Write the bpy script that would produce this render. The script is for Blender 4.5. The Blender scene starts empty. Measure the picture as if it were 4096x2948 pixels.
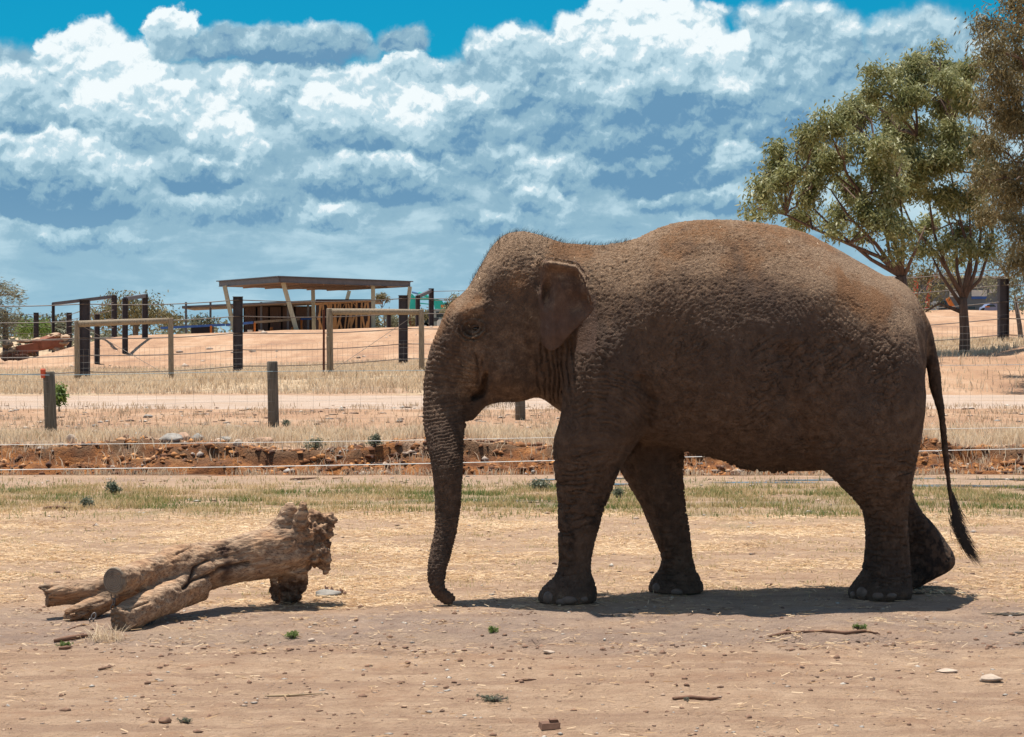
import bpy, math, random
import numpy as np
from mathutils import Vector

sc = bpy.context.scene
C = bpy.context.collection
R = math.radians
rng = np.random.default_rng(7)
random.seed(7)

# ---------------------------------------------------------------- camera
CAM_H = 1.76
FPX = 8000.0          # focal length in photograph pixels (4096 wide)
CX, HY = 2048.0, 1340.0
cam_data = bpy.data.cameras.new('camera')
cam = bpy.data.objects.new('camera', cam_data)
C.objects.link(cam)
cam.location = (0, 0, CAM_H)
cam.rotation_euler = (R(90), 0, 0)
cam_data.sensor_width = 36
cam_data.lens = 36 * FPX / 4096
cam_data.shift_y = (HY - 1474) / 4096
cam_data.clip_end = 6000
sc.camera = cam

# ---------------------------------------------------------------- view
sc.view_settings.view_transform = 'Standard'
sc.view_settings.look = 'None'
sc.view_settings.exposure = 0.42
sc.view_settings.gamma = 1
sc.view_settings.use_curve_mapping = False
sc.cycles.max_bounces = 6
sc.cycles.transparent_max_bounces = 6
sc.cycles.use_denoising = True
sc.cycles.denoiser = 'OPENIMAGEDENOISE'

# ---------------------------------------------------------------- sun: almost overhead, a little behind and left
SUN_TO = Vector((-0.13, 0.18, 1.0)).normalized()
sun_el = math.asin(SUN_TO.z)
sun_az = math.atan2(SUN_TO.x, SUN_TO.y)
sd = bpy.data.lights.new('sun', 'SUN')
sd.energy = 5.0
sd.angle = R(0.53)
sd.color = (1.0, 0.94, 0.85)
sun = bpy.data.objects.new('sun', sd)
sun.rotation_euler = SUN_TO.to_track_quat('Z', 'Y').to_euler()
sun.location = (0, 10, 30)
C.objects.link(sun)


# ---------------------------------------------------------------- node helpers
class NT:
    def __init__(s, tree):
        s.t = tree; s.n = tree.nodes; s.l = tree.links
    def new(s, typ, **kw):
        nd = s.n.new(typ)
        for k, v in kw.items():
            setattr(nd, k, v)
        return nd
    def put(s, sock, v):
        if isinstance(v, bpy.types.NodeSocket):
            s.l.new(v, sock)
        elif v is not None:
            if isinstance(v, (tuple, list)) and len(v) == 3 and len(sock.default_value) == 4:
                v = (*v, 1)
            sock.default_value = v
    def m(s, op, a, b=None, c=None, clamp=False):
        nd = s.new('ShaderNodeMath', operation=op, use_clamp=clamp)
        s.put(nd.inputs[0], a)
        if b is not None: s.put(nd.inputs[1], b)
        if c is not None: s.put(nd.inputs[2], c)
        return nd.outputs[0]
    def mix(s, f, a, b, mode='MIX'):
        nd = s.new('ShaderNodeMix', data_type='RGBA', blend_type=mode)
        nd.clamp_factor = True
        s.put(nd.inputs[0], f); s.put(nd.inputs[6], a); s.put(nd.inputs[7], b)
        return nd.outputs[2]
    def ss(s, x, lo, hi, a=0.0, b=1.0):
        nd = s.new('ShaderNodeMapRange', interpolation_type='SMOOTHSTEP')
        s.put(nd.inputs[0], x); s.put(nd.inputs[1], lo); s.put(nd.inputs[2], hi)
        s.put(nd.inputs[3], a); s.put(nd.inputs[4], b)
        return nd.outputs[0]
    def lin(s, x, lo, hi, a=0.0, b=1.0):
        nd = s.new('ShaderNodeMapRange')
        s.put(nd.inputs[0], x); s.put(nd.inputs[1], lo); s.put(nd.inputs[2], hi)
        s.put(nd.inputs[3], a); s.put(nd.inputs[4], b)
        return nd.outputs[0]
    def xyz(s, x, y, z=0.0):
        nd = s.new('ShaderNodeCombineXYZ')
        s.put(nd.inputs[0], x); s.put(nd.inputs[1], y); s.put(nd.inputs[2], z)
        return nd.outputs[0]
    def sep(s, v):
        nd = s.new('ShaderNodeSeparateXYZ'); s.put(nd.inputs[0], v)
        return nd.outputs
    def vm(s, op, a, b):
        nd = s.new('ShaderNodeVectorMath', operation=op)
        s.put(nd.inputs[0], a); s.put(nd.inputs[1], b)
        return nd.outputs[0]
    def noise(s, v, scale, detail=4, rough=0.5, dist=0.0, dim='3D', col=False):
        nd = s.new('ShaderNodeTexNoise', noise_dimensions=dim)
        s.put(nd.inputs['Vector'], v); nd.inputs['Scale'].default_value = scale
        nd.inputs['Detail'].default_value = detail; nd.inputs['Roughness'].default_value = rough
        nd.inputs['Distortion'].default_value = dist
        return nd.outputs[1 if col else 0]
    def vor(s, v, scale, feature='F1', detail=0, rough=0.5, rand=1.0, dim='3D', smooth=None, out=0):
        nd = s.new('ShaderNodeTexVoronoi', feature=feature, voronoi_dimensions=dim)
        s.put(nd.inputs['Vector'], v); nd.inputs['Scale'].default_value = scale
        if 'Detail' in nd.inputs: nd.inputs['Detail'].default_value = detail; nd.inputs['Roughness'].default_value = rough
        nd.inputs['Randomness'].default_value = rand
        if smooth is not None: nd.inputs['Smoothness'].default_value = smooth
        return nd.outputs[out]
    def attr(s, name, out=2):
        nd = s.new('ShaderNodeAttribute', attribute_name=name)
        return nd.outputs[out]
    def ramp(s, f, stops, interp='LINEAR'):
        nd = s.new('ShaderNodeValToRGB'); cr = nd.color_ramp; cr.interpolation = interp
        while len(cr.elements) < len(stops): cr.elements.new(0.5)
        for e, (p, c) in zip(cr.elements, stops):
            e.position = p; e.color = (*c, 1) if len(c) == 3 else c
        s.put(nd.inputs[0], f)
        return nd.outputs[0]
    def bump(s, h, strength=0.5, dist=0.01, normal=None):
        nd = s.new('ShaderNodeBump'); nd.inputs['Strength'].default_value = strength
        nd.inputs['Distance'].default_value = dist
        s.put(nd.inputs['Height'], h)
        if normal is not None: s.put(nd.inputs['Normal'], normal)
        return nd.outputs[0]
    def pos(s):
        return s.new('ShaderNodeNewGeometry').outputs[0]
    def obj(s):
        return s.new('ShaderNodeTexCoord').outputs[3]


def new_mat(name):
    m = bpy.data.materials.new(name); m.use_nodes = True
    nt = NT(m.node_tree); nt.n.clear()
    out = nt.new('ShaderNodeOutputMaterial')
    b = nt.new('ShaderNodeBsdfPrincipled')
    nt.l.new(b.outputs[0], out.inputs[0])
    nt.b = b; nt.out = out
    return m, nt

def simple_mat(name, col, rough=0.7, var=0.15, scale=8.0, bump=0.2, bdist=0.01, metal=0.0, stretch=(1, 1, 1), spec=0.4, second=None):
    m, nt = new_mat(name)
    p = nt.vm('MULTIPLY', nt.obj(), stretch)
    n = nt.noise(p, scale, 5, 0.6)
    dark = tuple(c * (1 - var) for c in col); lite = tuple(min(1, c * (1 + var)) for c in (second or col))
    c = nt.ramp(n, [(0.3, dark), (0.7, lite)])
    nt.put(nt.b.inputs['Base Color'], c)
    nt.b.inputs['Roughness'].default_value = rough
    nt.b.inputs['Metallic'].default_value = metal
    nt.b.inputs['Specular IOR Level'].default_value = spec
    if bump: nt.put(nt.b.inputs['Normal'], nt.bump(nt.noise(p, scale * 3, 4, 0.6), bump, bdist))
    return m


# ---------------------------------------------------------------- world
world = bpy.data.worlds.new('World'); sc.world = world; world.use_nodes = True
world.cycles.sampling_method = 'MANUAL'; world.cycles.sample_map_resolution = 512
w = NT(world.node_tree); w.n.clear()
wo = w.new('ShaderNodeOutputWorld'); bg = w.new('ShaderNodeBackground')
w.l.new(bg.outputs[0], wo.inputs[0])
sky = w.new('ShaderNodeTexSky', sky_type='NISHITA', sun_disc=False)
sky.sun_elevation = sun_el; sky.sun_rotation = sun_az
sky.air_density = 1.0; sky.dust_density = 0.6; sky.ozone_density = 2.0
BG = 0.09
CL = 0.80           # how bright the clouds are, as the exposure sees them
bg.inputs[1].default_value = BG
d = w.new('ShaderNodeTexCoord').outputs[0]
dx, dy, dz = w.sep(d)
DEG = 57.29578
az = w.m('MULTIPLY', w.m('ARCTAN2', dx, dy), DEG)
el = w.m('MULTIPLY', w.m('ARCTAN2', dz, w.m('SQRT', w.m('ADD', w.m('MULTIPLY', dx, dx), w.m('MULTIPLY', dy, dy)))), DEG)
P0 = w.xyz(az, el)
# turbulence that shapes the cauliflower edges
wa = w.sep(w.noise(P0, 0.45, 2, 0.5, col=True))
wb = w.noise(P0, 1.6, 6, 0.62, col=True)
wbs = w.sep(wb)
def cen(x, a): return w.m('MULTIPLY', w.m('SUBTRACT', x, 0.5), a)
azw = w.m('ADD', az, w.m('ADD', cen(wa[0], 1.6), cen(wbs[0], 0.85)))
elw = w.m('ADD', el, w.m('ADD', cen(wa[1], 1.0), cen(wbs[1], 0.7)))
PW = w.xyz(azw, elw)
def billow(p, sc_=0.95):
    v = w.vor(p, sc_, 'SMOOTH_F1', detail=2.0, rough=0.42, dim='2D', smooth=0.6)
    return w.m('SUBTRACT', 1.0, v)
Pd = w.xyz(w.m('ADD', az, cen(wbs[0], 0.6)), w.m('ADD', el, cen(wbs[1], 0.6)))
b0 = billow(Pd)
b1 = billow(w.vm('ADD', Pd, (-0.05, 0.22, 0)))
relief = w.m('MULTIPLY', w.m('SUBTRACT', b0, b1), 0.75)
fine0 = w.noise(Pd, 2.4, 7, 0.62)
fine1 = w.noise(w.vm('ADD', Pd, (-0.03, 0.10, 0)), 2.4, 7, 0.62)
relief = w.m('ADD', relief, w.m('MULTIPLY', w.m('SUBTRACT', fine0, fine1), 0.85))
WHITE = (0.84, 0.91, 0.93); LIGHT = (0.48, 0.655, 0.74); MID = (0.26, 0.435, 0.55); DARK = (0.135, 0.29, 0.45)
def tone(t):
    return w.ramp(t, [(0.0, DARK), (0.34, MID), (0.70, LIGHT), (1.0, WHITE)], 'EASE')
# far bank of cloud that fills the low sky all round, in flat streaks near the horizon
zz = w.m('POWER', w.m('MAXIMUM', el, 0.0), 0.72)
PS = w.xyz(w.m('MULTIPLY', az, 0.33), w.m('MULTIPLY', zz, 1.9))
streak = w.noise(PS, 0.9, 8, 0.60, 0.3)
big = w.noise(w.xyz(w.m('MULTIPLY', az, 0.5), elw), 0.42, 3, 0.5)
low_t = w.m('ADD', w.m('MULTIPLY', streak, 1.5), w.m('MULTIPLY', big, 0.50))
low_t = w.m('SUBTRACT', low_t, 0.56)
low_t = w.m('ADD', low_t, w.m('MULTIPLY', relief, w.ss(el, 1.5, 5.0, 0.10, 0.5)))
hazec = (0.31, 0.53, 0.66)
# outline of the bank
top_n = w.noise(w.xyz(w.m('MULTIPLY', az, 0.12), 3.3), 1.0, 3, 0.5)
top = w.m('ADD', 7.9, w.m('MULTIPLY', w.m('SUBTRACT', top_n, 0.5), 2.0))
base_mask = w.ss(w.m('SUBTRACT', elw, top), 0.25, -0.25)
tint = w.mix(w.ss(el, 11.0, 35.0), (0.02, 0.60, 0.76), (0.62, 0.74, 0.80))
skyc = w.mix(1.0, sky.outputs[0], tint, 'MULTIPLY')
# unseen broken cloud overhead and behind, added to whiten the fill light
high_n = w.noise(w.vm('MULTIPLY', d, (3.0, 3.0, 4.5)), 1.0, 7, 0.6)
high = w.m('MULTIPLY', w.ss(high_n, 0.47, 0.60), w.ss(el, 13.0, 22.0))
skyc = w.mix(w.m('MULTIPLY', high, 0.85), skyc, tuple(c / BG for c in (0.52, 0.56, 0.58)))
tt = low_t
bigs = w.noise(PW, 0.55, 4, 0.5)
cover = base_mask
puffy = w.m('MULTIPLY', w.m('SUBTRACT', b0, 0.55), 0.3)
lump = w.m('ADD', relief, w.m('ADD', cen(fine0, 0.30), cen(bigs, 0.85)))
# heaped clouds, back to front: (az, el, half width, half height, brightness, contrast, softness)
# given in degrees of the compass and above the horizon
PUFFS = [
 (7.97, 8.05, 2.98, 1.55, 0.47, 0.30, 0.45),
 (11.59, 7.92, 2.59, 1.36, 0.33, 0.30, 0.60),
 (3.70, 8.05, 3.23, 1.94, 0.73, 0.40, 0.25),
 (-0.05, 7.40, 1.94, 1.42, 0.47, 0.40, 0.40),
 (5.51, 5.85, 6.73, 1.94, 0.11, 0.30, 0.85),
 (4.73, 6.88, 5.43, 0.78, 0.40, 0.40, 0.80),
 (-11.50, 7.40, 2.46, 1.62, 0.80, 0.25, 0.25),
 (-9.69, 8.63, 0.97, 0.80, 0.83, 0.25, 0.25),
 (-14.15, 6.56, 1.42, 1.10, 0.70, 0.35, 0.35),
 (-5.74, 6.88, 4.27, 1.23, 0.67, 0.35, 0.40),
 (-6.65, 8.24, 4.40, 0.71, 0.27, 0.35, 0.60),
 (-3.03, 8.46, 0.97, 0.58, 0.27, 0.30, 0.60),
 (-1.60, 6.36, 1.55, 1.23, 0.45, 0.35, 0.50),
 (-2.64, 7.66, 1.16, 0.52, 0.70, 0.30, 0.40),
 (-10.40, 6.30, 2.98, 1.23, 0.73, 0.35, 0.35),
 (-13.51, 5.91, 1.81, 0.65, 0.15, 0.30, 0.60),
 (-5.10, 6.11, 1.62, 1.10, 0.57, 0.50, 0.40),
 (-2.70, 6.17, 1.03, 0.97, 0.71, 0.45, 0.40),
 (-3.29, 5.20, 2.59, 0.65, -0.01, 0.50, 0.70),
 (-8.59, 5.33, 1.42, 1.29, 0.47, 0.40, 0.50),
 (-12.73, 4.75, 3.10, 1.16, 0.53, 0.42, 0.35),
 (-12.99, 3.58, 3.36, 0.58, -0.13, 0.30, 0.60),
 (-9.11, 4.42, 1.16, 0.78, 0.25, 0.50, 0.60),
 (-7.62, 5.27, 0.71, 1.03, 0.59, 0.35, 0.50),
 (-3.93, 4.62, 3.23, 0.78, 0.40, 0.45, 0.60),
 (-3.67, 4.04, 2.98, 0.45, 0.07, 0.30, 0.70),
 (0.72, 4.55, 2.20, 0.91, 0.43, 0.40, 0.60),
 (0.92, 3.78, 1.03, 0.58, 0.51, 0.40, 0.55),
 (3.96, 4.55, 2.33, 0.78, 0.03, 0.25, 0.70),
 (6.29, 4.88, 0.97, 0.71, 0.47, 0.50, 0.50),
 (5.51, 3.78, 2.33, 0.45, 0.27, 0.40, 0.60),
 (-6.91, 3.65, 2.85, 0.58, 0.25, 0.30, 0.85),
 (-9.24, 3.45, 1.55, 0.52, 0.37, 0.30, 0.80),
 (-5.03, 3.26, 1.42, 0.58, 0.41, 0.35, 0.70),
 (-0.44, 3.13, 2.20, 0.52, 0.27, 0.30, 0.80),
 (-12.08, 2.68, 2.59, 0.47, 0.31, 0.30, 0.80),
]
for (pa, pe, ra, re, br, ct, so) in PUFFS:
    q = w.new('ShaderNodeVectorMath', operation='MULTIPLY_ADD')
    w.put(q.inputs[0], PW); w.put(q.inputs[1], (1 / ra, 1 / re, 0)); w.put(q.inputs[2], (-pa / ra, -pe / re, 0))
    dt = w.new('ShaderNodeVectorMath', operation='LENGTH'); w.put(dt.inputs[0], q.outputs[0])
    dd = w.m('SUBTRACT', dt.outputs[1], puffy)
    mask = w.ss(dd, 1.0 + so * 0.12, 1.0 - so * 0.6)
    qy = w.sep(q.outputs[0])[1]
    t = w.m('ADD', w.m('MULTIPLY_ADD', qy, ct * 1.35, br), lump)
    tt = w.mix(mask, tt, t) if False else w.m('MULTIPLY_ADD', w.m('SUBTRACT', t, tt), mask, tt)
    cover = w.m('MAXIMUM', cover, mask)
cs = w.new('ShaderNodeVectorMath', operation='SCALE'); w.put(cs.inputs[0], tone(tt)); cs.inputs[3].default_value = CL / BG
low_c2 = w.mix(w.ss(el, 0.0, 4.5, 0.62, 0.0), cs.outputs[0], tuple(c * CL / BG for c in hazec))
col = w.mix(cover, skyc, low_c2)
w.put(bg.inputs[0], col)


# ---------------------------------------------------------------- geometry helpers
def W(sx, sy, D):
    """a photograph point at distance D as a place in the scene"""
    return np.array([(sx - CX) / FPX * D, D, CAM_H - (sy - HY) / FPX * D])

_perm = np.random.default_rng(11).permutation(256).astype(np.int64)
_perm = np.concatenate([_perm, _perm, _perm])
_g = np.random.default_rng(12).normal(size=(256, 3)); _g /= np.linalg.norm(_g, axis=1)[:, None]
def pn(x, y, z=0.0):
    """gradient noise, about -0.7..0.7"""
    x, y, z = np.broadcast_arrays(np.asarray(x, float), y, z)
    xi, yi, zi = np.floor(x).astype(np.int64), np.floor(y).astype(np.int64), np.floor(z).astype(np.int64)
    xf, yf, zf = x - xi, y - yi, z - zi
    u, v, q = (t * t * t * (t * (t * 6 - 15) + 10) for t in (xf, yf, zf))
    xi &= 255; yi &= 255; zi &= 255
    out = 0
    for i in (0, 1):
        a = _perm[xi + i]
        wu = u if i else 1 - u
        for j in (0, 1):
            b = _perm[a + yi + j]
            wv = v if j else 1 - v
            for k in (0, 1):
                g = _g[_perm[b + zi + k]]
                out = out + wu * wv * (q if k else 1 - q) * (g[..., 0] * (xf - i) + g[..., 1] * (yf - j) + g[..., 2] * (zf - k))
    return out * 1.6
def fbm(x, y, z=0.0, o=4, g=0.5):
    s = 0; a = 1.0; f = 1.0
    for i in range(o):
        s = s + a * pn(x * f + 17.3 * i, y * f - 9.1 * i, z * f + 3.7 * i); a *= g; f *= 2.03
    return s
def sst(x, a, b):
    t = np.clip((np.asarray(x, float) - a) / (b - a), 0, 1)
    return t * t * (3 - 2 * t)

class MB:
    """collects vertices and faces for one mesh object"""
    def __init__(s): s.v = []; s.f = []; s.n = 0
    def add(s, v, f):
        v = np.asarray(v, float).reshape(-1, 3)
        s.v.append(v); s.f += [tuple(int(i) + s.n for i in q) for q in f]; s.n += len(v)
        return s
    def box(s, c, size, rz=0.0, tilt=None):
        a = np.array([(x, y, z) for z in (-.5, .5) for y in (-.5, .5) for x in (-.5, .5)]) * np.array(size)
        if tilt is not None: a[a[:, 2] > 0] += np.array(tilt)
        cs, sn = math.cos(rz), math.sin(rz)
        a = np.c_[a[:, 0] * cs - a[:, 1] * sn, a[:, 0] * sn + a[:, 1] * cs, a[:, 2]] + np.array(c)
        return s.add(a, [(0, 2, 3, 1), (4, 5, 7, 6), (0, 1, 5, 4), (2, 6, 7, 3), (0, 4, 6, 2), (1, 3, 7, 5)])
    def bar(s, p, q, wd, hg):
        """a straight bar of rectangular section between two points"""
        p = np.array(p, float); q = np.array(q, float); t = q - p; t /= np.linalg.norm(t)
        up = np.array([0, 0, 1.0]) if abs(t[2]) < .9 else np.array([0, 1.0, 0])
        a = np.cross(t, up); a /= np.linalg.norm(a); b = np.cross(a, t)
        r = [(-1, -1), (1, -1), (1, 1), (-1, 1)]
        v = [c + a * x * wd / 2 + b * y * hg / 2 for c in (p, q) for x, y in r]
        return s.add(v, [(0, 1, 2, 3), (7, 6, 5, 4)] + [(i, i + 4, (i + 1) % 4 + 4, (i + 1) % 4) for i in range(4)])
    def tube(s, pts, rad, k=6, cap=True, squash=None):
        P = np.array(pts, float); n = len(P)
        rad = np.broadcast_to(np.array(rad, float), (n,))
        T = np.gradient(P, axis=0) if n > 2 else np.repeat((P[1:] - P[:1]), n, 0)
        T /= np.linalg.norm(T, axis=1)[:, None] + 1e-9
        ref = np.array([0, 1.0, 0]) if abs(T[0][1]) < .8 else np.array([1.0, 0, 0])
        an = np.arange(k) * 2 * math.pi / k
        vs = []
        for i in range(n):
            a = np.cross(T[i], ref); a /= np.linalg.norm(a) + 1e-9; b = np.cross(T[i], a)
            ref = -np.cross(T[i], a) if False else ref
            vs.append(P[i] + rad[i] * (np.cos(an)[:, None] * a + np.sin(an)[:, None] * b * (squash or 1)))
        f = [(i * k + j, i * k + (j + 1) % k, (i + 1) * k + (j + 1) % k, (i + 1) * k + j) for i in range(n - 1) for j in range(k)]
        if cap: f += [tuple(range(k))[::-1], tuple(range((n - 1) * k, n * k))]
        return s.add(np.concatenate(vs), f)
    def build(s, name, mat, parent=None, smooth=False, loc=None):
        me = bpy.data.meshes.new(name)
        v = np.concatenate(s.v)
        if loc is not None: v = v - np.array(loc)
        me.from_pydata(v.tolist(), [], s.f); me.update()
        if mat is not None: me.materials.append(mat)
        if smooth: me.shade_smooth()
        return link(me, name, parent, loc)

def link(me, name, parent=None, loc=None):
    o = bpy.data.objects.new(name, me); C.objects.link(o)
    if loc is not None: o.location = loc
    if parent is not None:
        o.parent = parent
        if loc is None and parent.location.length > 0: o.location = -parent.location
        elif loc is not None: o.location = Vector(loc) - parent.location
    return o

def grid_mesh(name, V, quads, mat=None, smooth=True):
    """fast mesh from numpy arrays; quads is N x 4 or N x 3"""
    me = bpy.data.meshes.new(name)
    k = quads.shape[1]
    me.vertices.add(len(V)); me.vertices.foreach_set('co', V.astype(np.float32).ravel())
    me.loops.add(quads.size); me.loops.foreach_set('vertex_index', quads.astype(np.int32).ravel())
    me.polygons.add(len(quads))
    me.polygons.foreach_set('loop_start', np.arange(0, quads.size, k, dtype=np.int32))
    me.update(calc_edges=True)
    if mat is not None: me.materials.append(mat)
    if smooth: me.shade_smooth()
    return me

def set_attr(me, name, arr):
    a = me.attributes.new(name, 'FLOAT', 'POINT'); a.data.foreach_set('value', np.asarray(arr, np.float32).ravel())

def thing(name, label, cat, loc=(0, 0, 0), group=None):
    o = bpy.data.objects.new(name, None); C.objects.link(o); o.location = loc
    o.empty_display_size = 0.3
    o['label'] = label; o['category'] = cat
    if group: o['group'] = group
    return o
def tag(o, label, cat, group=None):
    o['label'] = label; o['category'] = cat
    if group: o['group'] = group
    return o
def stuff(o, label=None, cat=None):
    o['kind'] = 'stuff'
    if label: o['label'] = label
    if cat: o['category'] = cat
    return o
def get_np(me):
    v = np.empty(len(me.vertices) * 3, np.float32); me.vertices.foreach_get('co', v)
    return v.reshape(-1, 3).astype(float)
def get_normals(me):
    v = np.empty(len(me.vertices) * 3, np.float32); me.vertex_normals.foreach_get('vector', v)
    return v.reshape(-1, 3).astype(float)
def remesh(v, f, size):
    me = bpy.data.meshes.new('tmp'); me.from_pydata(v.tolist(), [], f); me.update()
    o = bpy.data.objects.new('tmp', me); C.objects.link(o)
    md = o.modifiers.new('r', 'REMESH'); md.mode = 'VOXEL'; md.voxel_size = size; md.adaptivity = 0
    dg = bpy.context.evaluated_depsgraph_get()
    m2 = bpy.data.meshes.new_from_object(o.evaluated_get(dg))
    bpy.data.objects.remove(o); bpy.data.meshes.remove(me)
    V = get_np(m2)
    q = np.empty(len(m2.loops), np.int32); m2.loops.foreach_get('vertex_index', q)
    assert len(q) == 4 * len(m2.polygons)
    bpy.data.meshes.remove(m2)
    return V, q.reshape(-1, 4)
def relax(V, Q, it, wgt=None, lam=0.6, taubin=False):
    E = np.concatenate([Q[:, [0, 1]], Q[:, [1, 2]], Q[:, [2, 3]], Q[:, [3, 0]]])
    E = np.concatenate([E, E[:, ::-1]])
    n = len(V); cnt = np.maximum(np.bincount(E[:, 0], minlength=n), 1)[:, None]
    for i in range(it):
        for l in ((lam, -lam * 0.94) if taubin else (lam,)):
            A = np.stack([np.bincount(E[:, 0], V[E[:, 1], k], minlength=n) for k in range(3)], 1) / cnt
            V = V + (A - V) * (l if wgt is None else l * wgt[:, None])
    return V
def proj(V):
    return CX + V[:, 0] / V[:, 1] * FPX, HY - (V[:, 2] - CAM_H) / V[:, 1] * FPX


# ================================================================ the ground
def terrain(x, y):
    """height of the ground; x and y are arrays"""
    x, y = np.broadcast_arrays(np.asarray(x, float), np.asarray(y, float))
    x = np.clip(x, -60, 60)
    z = np.zeros(x.shape)
    near_ = sst(y, 60, 20)
    z += 0.016 * fbm(x / 1.6, y / 1.3, 1.0, 3) * sst(y, 200, 30)
    # ditch: sharp near lip, rugged far bank
    lip = 25.25 + 0.10 * pn(x / 1.7, 3.0) + 0.05 * pn(x / .4, 9.0)
    far = 30.0 + 0.6 * pn(x / 2.6, 7.0) + 0.35 * pn(x / .9, 5.0) + 0.05 * pn(x / .22, 5.5) + 0.9 * sst(x, 8, 13)
    bot = -0.75
    t = sst(y, lip, lip + 0.9)
    z = np.where(y < 27.2, z * (1 - t) + bot * t, z)
    rise = np.clip((y - 27.2) / (far - 27.2), 0, 1)
    step_ = 0.20 + 0.14 * pn(x / 1.3, 6.0)
    mid_ = 28.9 + 0.8 * pn(x / 1.7, 61.0) + 0.25 * pn(x / .5, 62.0)
    step2 = 0.20 + 0.16 * pn(x / 1.1, 63.0)
    rise = (1 - step_ - step2) * rise ** 1.15 + step2 * sst(y, mid_ - 0.10 - .3 * sst(pn(x / .9, 64.), 0, .4), mid_) + step_ * sst(far - y, 0.14 + 0.9 * sst(pn(x / 1.5, 31.), -.05, .5), 0.0)
    zb = bot + (0.10 - bot) * rise
    zb += 0.13 * fbm(x / .5, y / .35, 2.0, 4) * sst(rise, 0, .15) * sst(rise, 1.0, .85)
    z = np.where((y >= 27.2) & (y < far), zb, z)
    z = np.where(y >= far, z + 0.10 * sst(y, 36, far), z)
    z = z + (0.15 * pn(x / 2.2, 51.) + 0.08 * pn(x / .6, 52.)) * sst(y, 28.5, 30) * sst(y, 35, 31)
    # the land lifts to the right beyond the road
    lift = np.clip(0.04 + (x + 15.4) * 0.033, 0, 0.98) + 0.45 * sst(x, 16.5, 20)
    z = z + lift * sst(y, 57, 71) * sst(y, 150, 100)
    z = z + 0.10 * np.exp(-((y - 76 - 0.1 * x) / 1.6) ** 2) * sst(x, 8, 14) * (1 + .6 * pn(x / 1.5, 2.0))
    # bulldozed mound in the middle, a second one on the right
    m = sst(y, 93, 119) * sst(x, -29 - (y - 100) * .05, -22.5) * (1 - 0.0 * x)
    crest = 1.79 + 0.031 * (np.clip(x, -24, 26) + 20.9) + 0.05 * pn(x / 3.0, 4.0)
    base = z
    z = base * (1 - m) + crest * m
    z += 0.10 * fbm(x / 3.0, y / 4.0, 5.0, 4) * m * sst(y, 118, 105)
    z -= 0.32 * np.exp(-((x + 2.0 + (y - 105) * .1) / 5.5) ** 2 - ((y - 107) / 5) ** 2)
    m2 = sst(y, 96, 112) * sst(x, 12, 20)
    z = np.maximum(z, (2.6 + 0.045 * (np.clip(x, 0, 34) - 20) + 0.1 * pn(x / 3.0, 1.0)) * m2 + base * (1 - m2)) * m2 + z * (1 - m2)
    # it all falls away again far off
    z = z * sst(y, 420, 240)
    return z

def micro(x, y):
    """fine relief of trodden dirt near the camera"""
    a = sst(y, 26, 12)
    m = 0.010 * fbm(x / .28, y / .20, 4.0, 3)
    clod = sst(fbm(x / .085, y / .075, 8.0, 2), 0.42, 0.95)
    zone = sst(fbm(x / .9, y / .6, 6.0, 3), -0.25, 0.5)
    m += 0.020 * clod * zone * (0.5 + 0.8 * np.exp(-((y - 11.25) / .14) ** 2))
    m += 0.004 * fbm(x / .05, y / .045, 2.0, 2)
    m -= 0.02 * np.exp(-((y - 11.5 - 0.05 * pn(x / 1.0, 1.0)) / .10) ** 2)
    # hoof and foot dents
    m -= 0.012 * sst(pn(x / .35, y / .3, 12.0), 0.3, 0.6)
    return m * (0.25 + 0.75 * a)

def lines(*parts):
    out = []
    for a, b, s_ in parts: out.append(np.arange(a, b, s_))
    return np.concatenate(out)
gx = lines((-4.4, 4.6, 0.045)); 
half = np.concatenate([4.6 + np.cumsum(np.linspace(0.06, 0.5, 90)), ])
half = np.concatenate([half, half[-1] + np.cumsum(np.geomspace(0.5, 260, 40))])
gx = np.concatenate([-half[::-1] + 0.2, gx, half])
gy = np.concatenate([-np.geomspace(3000, 2, 14), lines((0, 7.5, 0.5), (7.5, 14.6, 0.035), (14.6, 24.9, 0.06), (24.9, 31.8, 0.045), (31.8, 60, 0.28), (60, 128, 0.6), (128, 260, 4)), np.geomspace(264, 5200, 24)])
GX, GY = np.meshgrid(gx, gy)
GZ = terrain(GX, GY) + np.where((GY > 6) & (GY < 34) & (np.abs(GX) < 14), 0, 0)
sel = (GY > 6) & (GY < 34) & (np.abs(GX) < 14)
mz = np.zeros(GX.shape); mz[sel] = micro(GX[sel], GY[sel])
mz *= 1 - sst(GY, 24.8, 25.2) * sst(GY, 31.5, 30)
# level, pressed ground under the things that stand on it
GZ += mz
GV = np.stack([GX.ravel(), GY.ravel(), GZ.ravel()], 1)
ny, nx = GX.shape
ii = np.arange(ny * nx).reshape(ny, nx)
GQ = np.stack([ii[:-1, :-1].ravel(), ii[:-1, 1:].ravel(), ii[1:, 1:].ravel(), ii[1:, :-1].ravel()], 1)

def ground_z(x, y):
    """height of the finished ground sheet by bilinear lookup"""
    x = np.atleast_1d(np.asarray(x, float)); y = np.atleast_1d(np.asarray(y, float))
    i = np.clip(np.searchsorted(gx, x) - 1, 0, nx - 2); j = np.clip(np.searchsorted(gy, y) - 1, 0, ny - 2)
    u = np.clip((x - gx[i]) / (gx[i + 1] - gx[i]), 0, 1); v = np.clip((y - gy[j]) / (gy[j + 1] - gy[j]), 0, 1)
    return (GZ[j, i] * (1 - u) + GZ[j, i + 1] * u) * (1 - v) + (GZ[j + 1, i] * (1 - u) + GZ[j + 1, i + 1] * u) * v
def gz1(x, y): return float(ground_z(x, y)[0])

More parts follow.
